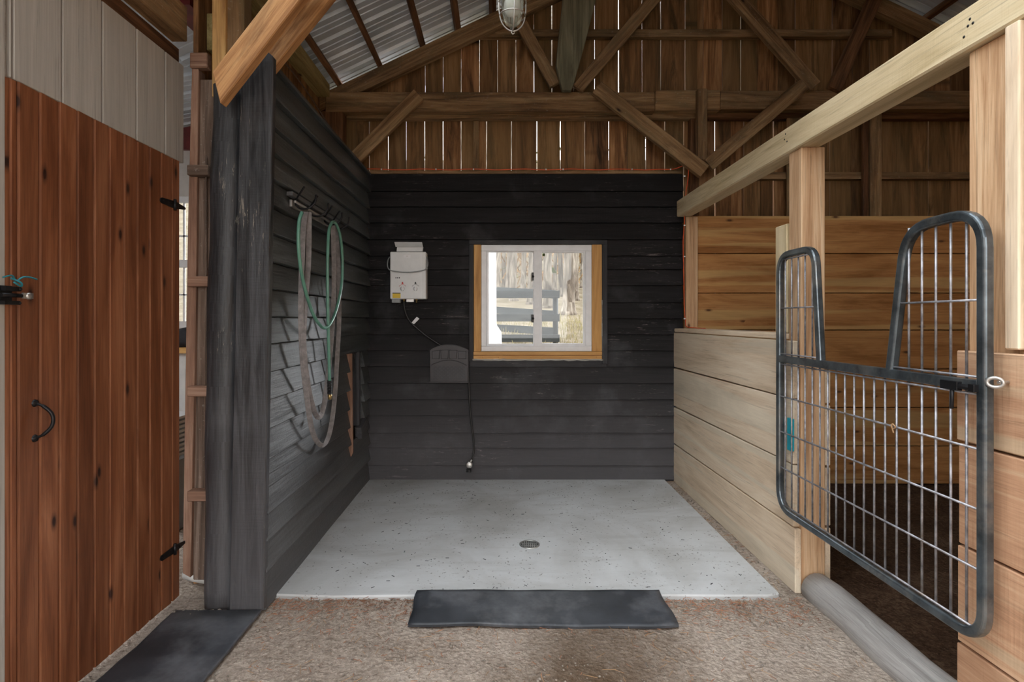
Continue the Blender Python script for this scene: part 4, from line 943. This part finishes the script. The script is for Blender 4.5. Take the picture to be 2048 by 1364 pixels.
def bit(mb):
    x = random.uniform(-.95, 1.25); y = random.uniform(2.48, 4.2); a = random.uniform(0, 6.28); L = random.choice((.0015, .002, .003, .004, .009)); d = Vector((math.cos(a), math.sin(a), 0))
    mb.obox((x, y, .0035), d, d.cross(Vector((0, 0, 1))), (0, 0, 1), L, random.uniform(.0006, .0016), .0008)
scatter('debris', M['leather'], 330, bit, 'tiny dark crumbs and bark bits on the concrete slab', 'debris')
mb = MB()
for k in range(70):
    y = random.uniform(2.45, 2.5); x = random.uniform(-1.40, -1.15); r = random.uniform(.004, .014)
    mb.lathe([(.0001, -r*.6), (r*.9, -r*.3), (r, .1*r), (r*.5, r*.7), (.0001, r*.8)], (x, 2.30+random.uniform(-.02, .03), -.006), seg=6)
tag(mb.build('rubble', M['stone'], fix=False), 'crumbled rubble at the foot of the black pole', 'rubble', kind='stuff')

# ================================================================== CAGE LAMP
lc = Vector((xof(1025, 2.3), 2.3, 0)); lz = zof(64, 2.3)
lp = empty('cage_lamp', (lc.x, lc.y, 2.76), 'glass jar lamp in a wire cage hanging at the top', 'lamp')
MB().lathe([(.0001, 2.755), (.07, 2.755), (.07, 2.73), (.052, 2.715), (.052, 2.69), (.0001, 2.69)], (lc.x, lc.y, 0)).build('lamp_base', M['zinc'], lp)
MB().lathe([(.047, 2.692), (.047, 2.60), (.045, 2.565), (.040, 2.535), (.030, 2.512), (.015, 2.500), (.0001, 2.497)], (lc.x, lc.y, 0)).build('glass_jar', M['jar'], lp)
MB().lathe([(.0001, 2.69), (.014, 2.69), (.016, 2.64), (.026, 2.60), (.029, 2.575), (.020, 2.55), (.0001, 2.542)], (lc.x, lc.y, 0)).build('bulb', M['white'], lp)
mb = MB()
for k in range(2):
    a = k*math.pi/2+.12; d = Vector((math.cos(a), math.sin(a), 0)); pts = []
    for (r, z) in [(-.058, 2.70), (-.058, 2.60), (-.056, 2.555), (-.046, 2.515), (-.026, 2.490), (0, 2.480), (.026, 2.490), (.046, 2.515), (.056, 2.555), (.058, 2.60), (.058, 2.70)]: pts.append(Vector((lc.x, lc.y, z))+d*r)
    mb.tube(smooth_path(pts, 4), .0032, 7)
for z, r in ((2.60, .058), (2.545, .0545), (2.70, .058)): mb.tube([Vector((lc.x+r*math.cos(t), lc.y+r*math.sin(t), z)) for t in [i*math.pi/14 for i in range(28)]], .003, 7, closed=True)
mb.tube([Vector((lc.x+.002, lc.y, 2.474))+Vector((.006*math.cos(t), 0, .006*math.sin(t))) for t in [i*math.pi/6 for i in range(12)]], .0018, 6, closed=True)
mb.build('wire_cage', M['zinc'], lp)

# ================================================================== ORANGE CORD
oc = empty('orange_cord', (1.3, 4.2, 2.4), 'thin orange cord stapled along the black wall top and down beside the stall', 'cord')
pts = [P(724+i*(1380-724)/22, 346.5+1.2*math.sin(i*1.7), 4.20) for i in range(22)]
pts = [P(720, 346, 4.215)]+[Vector((p.x, 4.225, 2.428+.004*math.sin(i*1.9))) for i, p in enumerate(pts)]
pts += [Vector((1.455, 4.18, 2.45)), Vector((1.462, 4.17, 2.37)), Vector((1.440, 4.17, 2.20)), Vector((1.432, 4.17, 2.0)), Vector((1.420, 4.165, 1.85)), Vector((1.427, 4.17, 1.6)), Vector((1.43, 4.17, 1.4)), Vector((1.437, 4.165, 1.25)), Vector((1.445, 4.16, 1.20)), Vector((1.48, 4.05, 1.19)), Vector((1.49, 3.9, 1.19))]
MB().tube(smooth_path(pts, 4), .0032, 6).build('cable', M['orange'], oc)
mb = MB()
for x in (763, 872, 947, 1092, 1126, 1264, 1341): st = MB(); c = Vector((xof(x, 4.22), 4.218, 2.427)); st.box(c-Vector((.004, .004, .005)), c+Vector((.004, .004, .005))); st.build('staple', M['vinyl'], oc)
for z in (2.36, 1.98, 1.74, 1.26): st = MB(); st.box((1.425, 4.162, z-.005), (1.437, 4.17, z+.005)); st.build('staple', M['vinyl'], oc)
oc2 = MB(); oc2.tube(smooth_path([(-1.49, 1.55, 2.90), (-1.49, 1.8, 2.885), (-1.492, 2.0, 2.885), (-1.49, 2.2, 2.878), (-1.49, 2.42, 2.875)], 4), .006, 7)
tag(oc2.build('orange_cord', M['orange']), 'orange cord along the second beam at upper left', 'cord')
tag(MB().tube(smooth_path([(-1.40, 3.2, 2.92), (-1.34, 3.5, 2.86), (-1.30, 3.8, 2.78), (-1.27, 4.05, 2.70), (-1.24, 4.18, 2.62), (-1.22, 4.21, 2.56), (-1.25, 4.2, 2.53), (-1.29, 4.18, 2.57)], 5), .005, 7).build('loose_wire', M['weathered']), 'loose old wire drooping along the left plank wall', 'wire')

# ================================================================== TACK ROOM CONTENTS
ct = empty('counter', (-2.2, 3.9, 0), 'wood topped counter in the tack room seen through the door gap', 'counter')
MB().box((-3.0, 3.7, 1.02), (-1.9, 4.38, 1.06)).build('counter_top', M['casing'], ct, bevel=.003)
MB().box((-2.95, 3.74, -.01), (-1.95, 4.36, 1.02)).build('cabinet', M['whitewall'], ct)
mb = MB(); mb.lathe([(.0001, 0), (.10, .0), (.12, .05), (.09, .10), (.05, .13), (.0001, .14)], (-2.22, 3.85, 1.06), seg=14); tag(mb.build('cloth_bundle', M['leather']), 'dark bundle on the tack room counter', 'bundle')
cr = MB()
for k in range(9): cr.box((-2.25, 3.2, .42+k*.028), (-1.95, 3.5, .436+k*.028))
tag(cr.build('slatted_rack', M['vinyl']), 'white slatted rack in the tack room beyond the door gap', 'rack')
mb = MB(); mb.box((-2.28, 3.15, -.02), (-1.92, 3.52, .42)); tag(mb.build('storage_bin', M['grey_plastic'], bevel=.01), 'dark grey bin under the slatted rack in the tack room', 'bin')

# ================================================================== OUTSIDE
def hill(x, y):
    if y < 5: return 0
    pts = [(5, 0), (8.4, .80), (16, 1.75), (24, 2.9), (40, 8), (70, 22)]
    for (a, za), (b_, zb_) in zip(pts, pts[1:]):
        if y <= b_: t = (y-a)/(b_-a); return za+(zb_-za)*t
    return 22
struct(ground('yard', -30, 40, 4.5, 70, 120, 160, M['yard'], .05, -.03, hill), 'sunlit dry grass yard rising behind the barn', 'ground')
struct(ground('yard_front', -30, 40, -30, -2.6, 30, 20, M['yard'], .03, -.04), 'open dry yard in front of the barn', 'ground')
def yb(y): return hill(0, y)-.03
fp = empty('fence', (xof(1111, 8.45), 8.45, yb(8.45)), 'dark painted three rail fence outside the window', 'fence')
x = xof(1111, 8.45)
MB().tube([(x, 8.45, yb(8.45)-.1), (x, 8.45, 1.62)], .042, 12).build('post', M['fencewood'], fp)
for k, (ya_, yb_) in enumerate(((581, 596), (628, 643), (669, 684))):
    MB().box((-3.5, 8.34, zof(yb_, 8.37)), (xof(1119, 8.37), 8.40, zof(ya_, 8.37)), .5).build('rail', M['fencewood'], fp, bevel=.004)
for (y0, y1, y2, y3) in ((577, 584, 586, 592), (614, 625, 624, 636), (649, 661, 655, 672)):
    a = P(985, (y0+y1)/2, 10.5); b_ = P(1112, (y2+y3)/2, 8.6)
    MB().beam(a, b_, .13, .04, (0, 1, 0)).build('rail', M['fencewood'], fp)
px_ = xof(988, 7.4); mb = MB(); mb.poly([Vector((xof(960, 7.4), 7.4, yb(7.4)-.1)), Vector((xof(1005, 7.4), 7.4, yb(7.4)-.1)), Vector((xof(1003, 7.4), 7.4, zof(665, 7.4))), Vector((xof(993, 7.4), 7.4, zof(650, 7.4))), Vector((xof(991, 7.4), 7.4, 3.2)), Vector((xof(970, 7.4), 7.4, 3.2)), Vector((xof(965, 7.4), 7.4, zof(650, 7.4)))], (0, .15, 0))
tag(mb.build('white_pillar', M['vinyl'], bevel=.01), 'white pillar seen at the left side of the window', 'pillar')
trunks = [(997, 13, 19), (1008, 10, 22), (1016, 9, 18), (1028, 16, 17), (1048, 12, 20), (1061, 13, 16), (1096, 20, 15), (1110, 9, 21), (1120, 11, 18.5), (1137, 26, 13.5), (1154, 11, 17), (1166, 9, 22), (1182, 14, 16), (972, 15, 17), (955, 12, 20), (1200, 16, 19), (1225, 14, 15), (930, 16, 16)]
tl = ['leftmost tree visible, right of the white pillar', 'slim pale tree second from the white pillar', 'thin tree third from the white pillar', 'stout tree in the left window pane centre', 'slim leaning tree in the left pane', 'tree close to the window centre bar, left side', 'stout tree just right of the window centre bar', 'thin far tree above the fence post', 'slim tree right of the fence post top', 'thickest tree with flared roots in the right pane', 'slim tree right of the thickest tree', 'thin tree at the right edge of the right pane',
      'tree hidden behind the right window frame', 'tree hidden behind the white pillar', 'far tree left of the white pillar', 'tree beyond the right window casing', 'tree farther right beyond the black wall', 'tree farther left beyond the black wall']
for (x, wpx, Y), lb in zip(trunks, tl):
    r = wpx*Y/F/2*.84; b0 = Vector((xof(x, Y), Y, hill(0, Y)-.1)); lean = random.uniform(-.02, .03)
    pts = [b0+Vector((lean*z+.03*math.sin(z*1.3+x), .02*math.sin(z+x), z)) for z in (0, .12, .35, .8, 1.6, 3, 5, 8, 12)]
    mb = MB(); mb.tube(pts, [r*1.9, r*1.45, r*1.15, r*1.02, r, r*.97, r*.93, r*.85, r*.7], 14)
    tag(mb.build('tree_trunk', M['bark']), lb, 'tree', 'pines behind the barn')
mb = MB()
for k in range(1600):
    x = random.uniform(-9, 14); y = random.uniform(18, 30); zz_ = hill(0, y)+random.uniform(.5, 6); s_ = random.uniform(.04, .14); a = random.uniform(0, 6); d = Vector((math.cos(a), math.sin(a)*.4, random.uniform(-.6, .6)))
    mb.obox((x, y, zz_), d, Vector((0, 0, 1)).cross(d), d.cross(Vector((0, 0, 1)).cross(d)), s_, s_*.5, .003)
mb2 = MB()
for k in range(5000):
    x = random.uniform(-9, 14); y = random.uniform(20, 34); zz_ = hill(0, y)+random.uniform(0, 3.5); L = random.uniform(.1, .5); d = Vector((random.uniform(-.6, .6), random.uniform(-.6, .6), random.uniform(.1, 1))).normalized()
    mb2.obox((x, y, zz_), d, d.cross(Vector((0, 1, 0))), (0, 1, 0), L, .022, .01)
tag(mb2.build('brush', M['leaf_brown'], fix=False), 'brown twiggy brush on the slope between the pine trunks', 'brush', kind='stuff')
tag(mb.build('foliage', M['leaf'], fix=False), 'loose green undergrowth between the pine trunks', 'foliage', kind='stuff')
mb = MB()
for k in range(2600):
    x = random.uniform(-2.5, 4); y = random.uniform(6.5, 12); L = random.uniform(.04, .22); zz_ = hill(0, y)-.04; d = Vector((random.uniform(-.3, .3), random.uniform(-.3, .3), 1)).normalized()
    mb.obox(Vector((x, y, zz_))+d*L/2, d, (1, 0, 0), (0, 1, 0), L/2, .004, .002)
tag(mb.build('grass', M['grassblade'], fix=False), 'dry grass tufts around the outside fence', 'grass', kind='stuff')
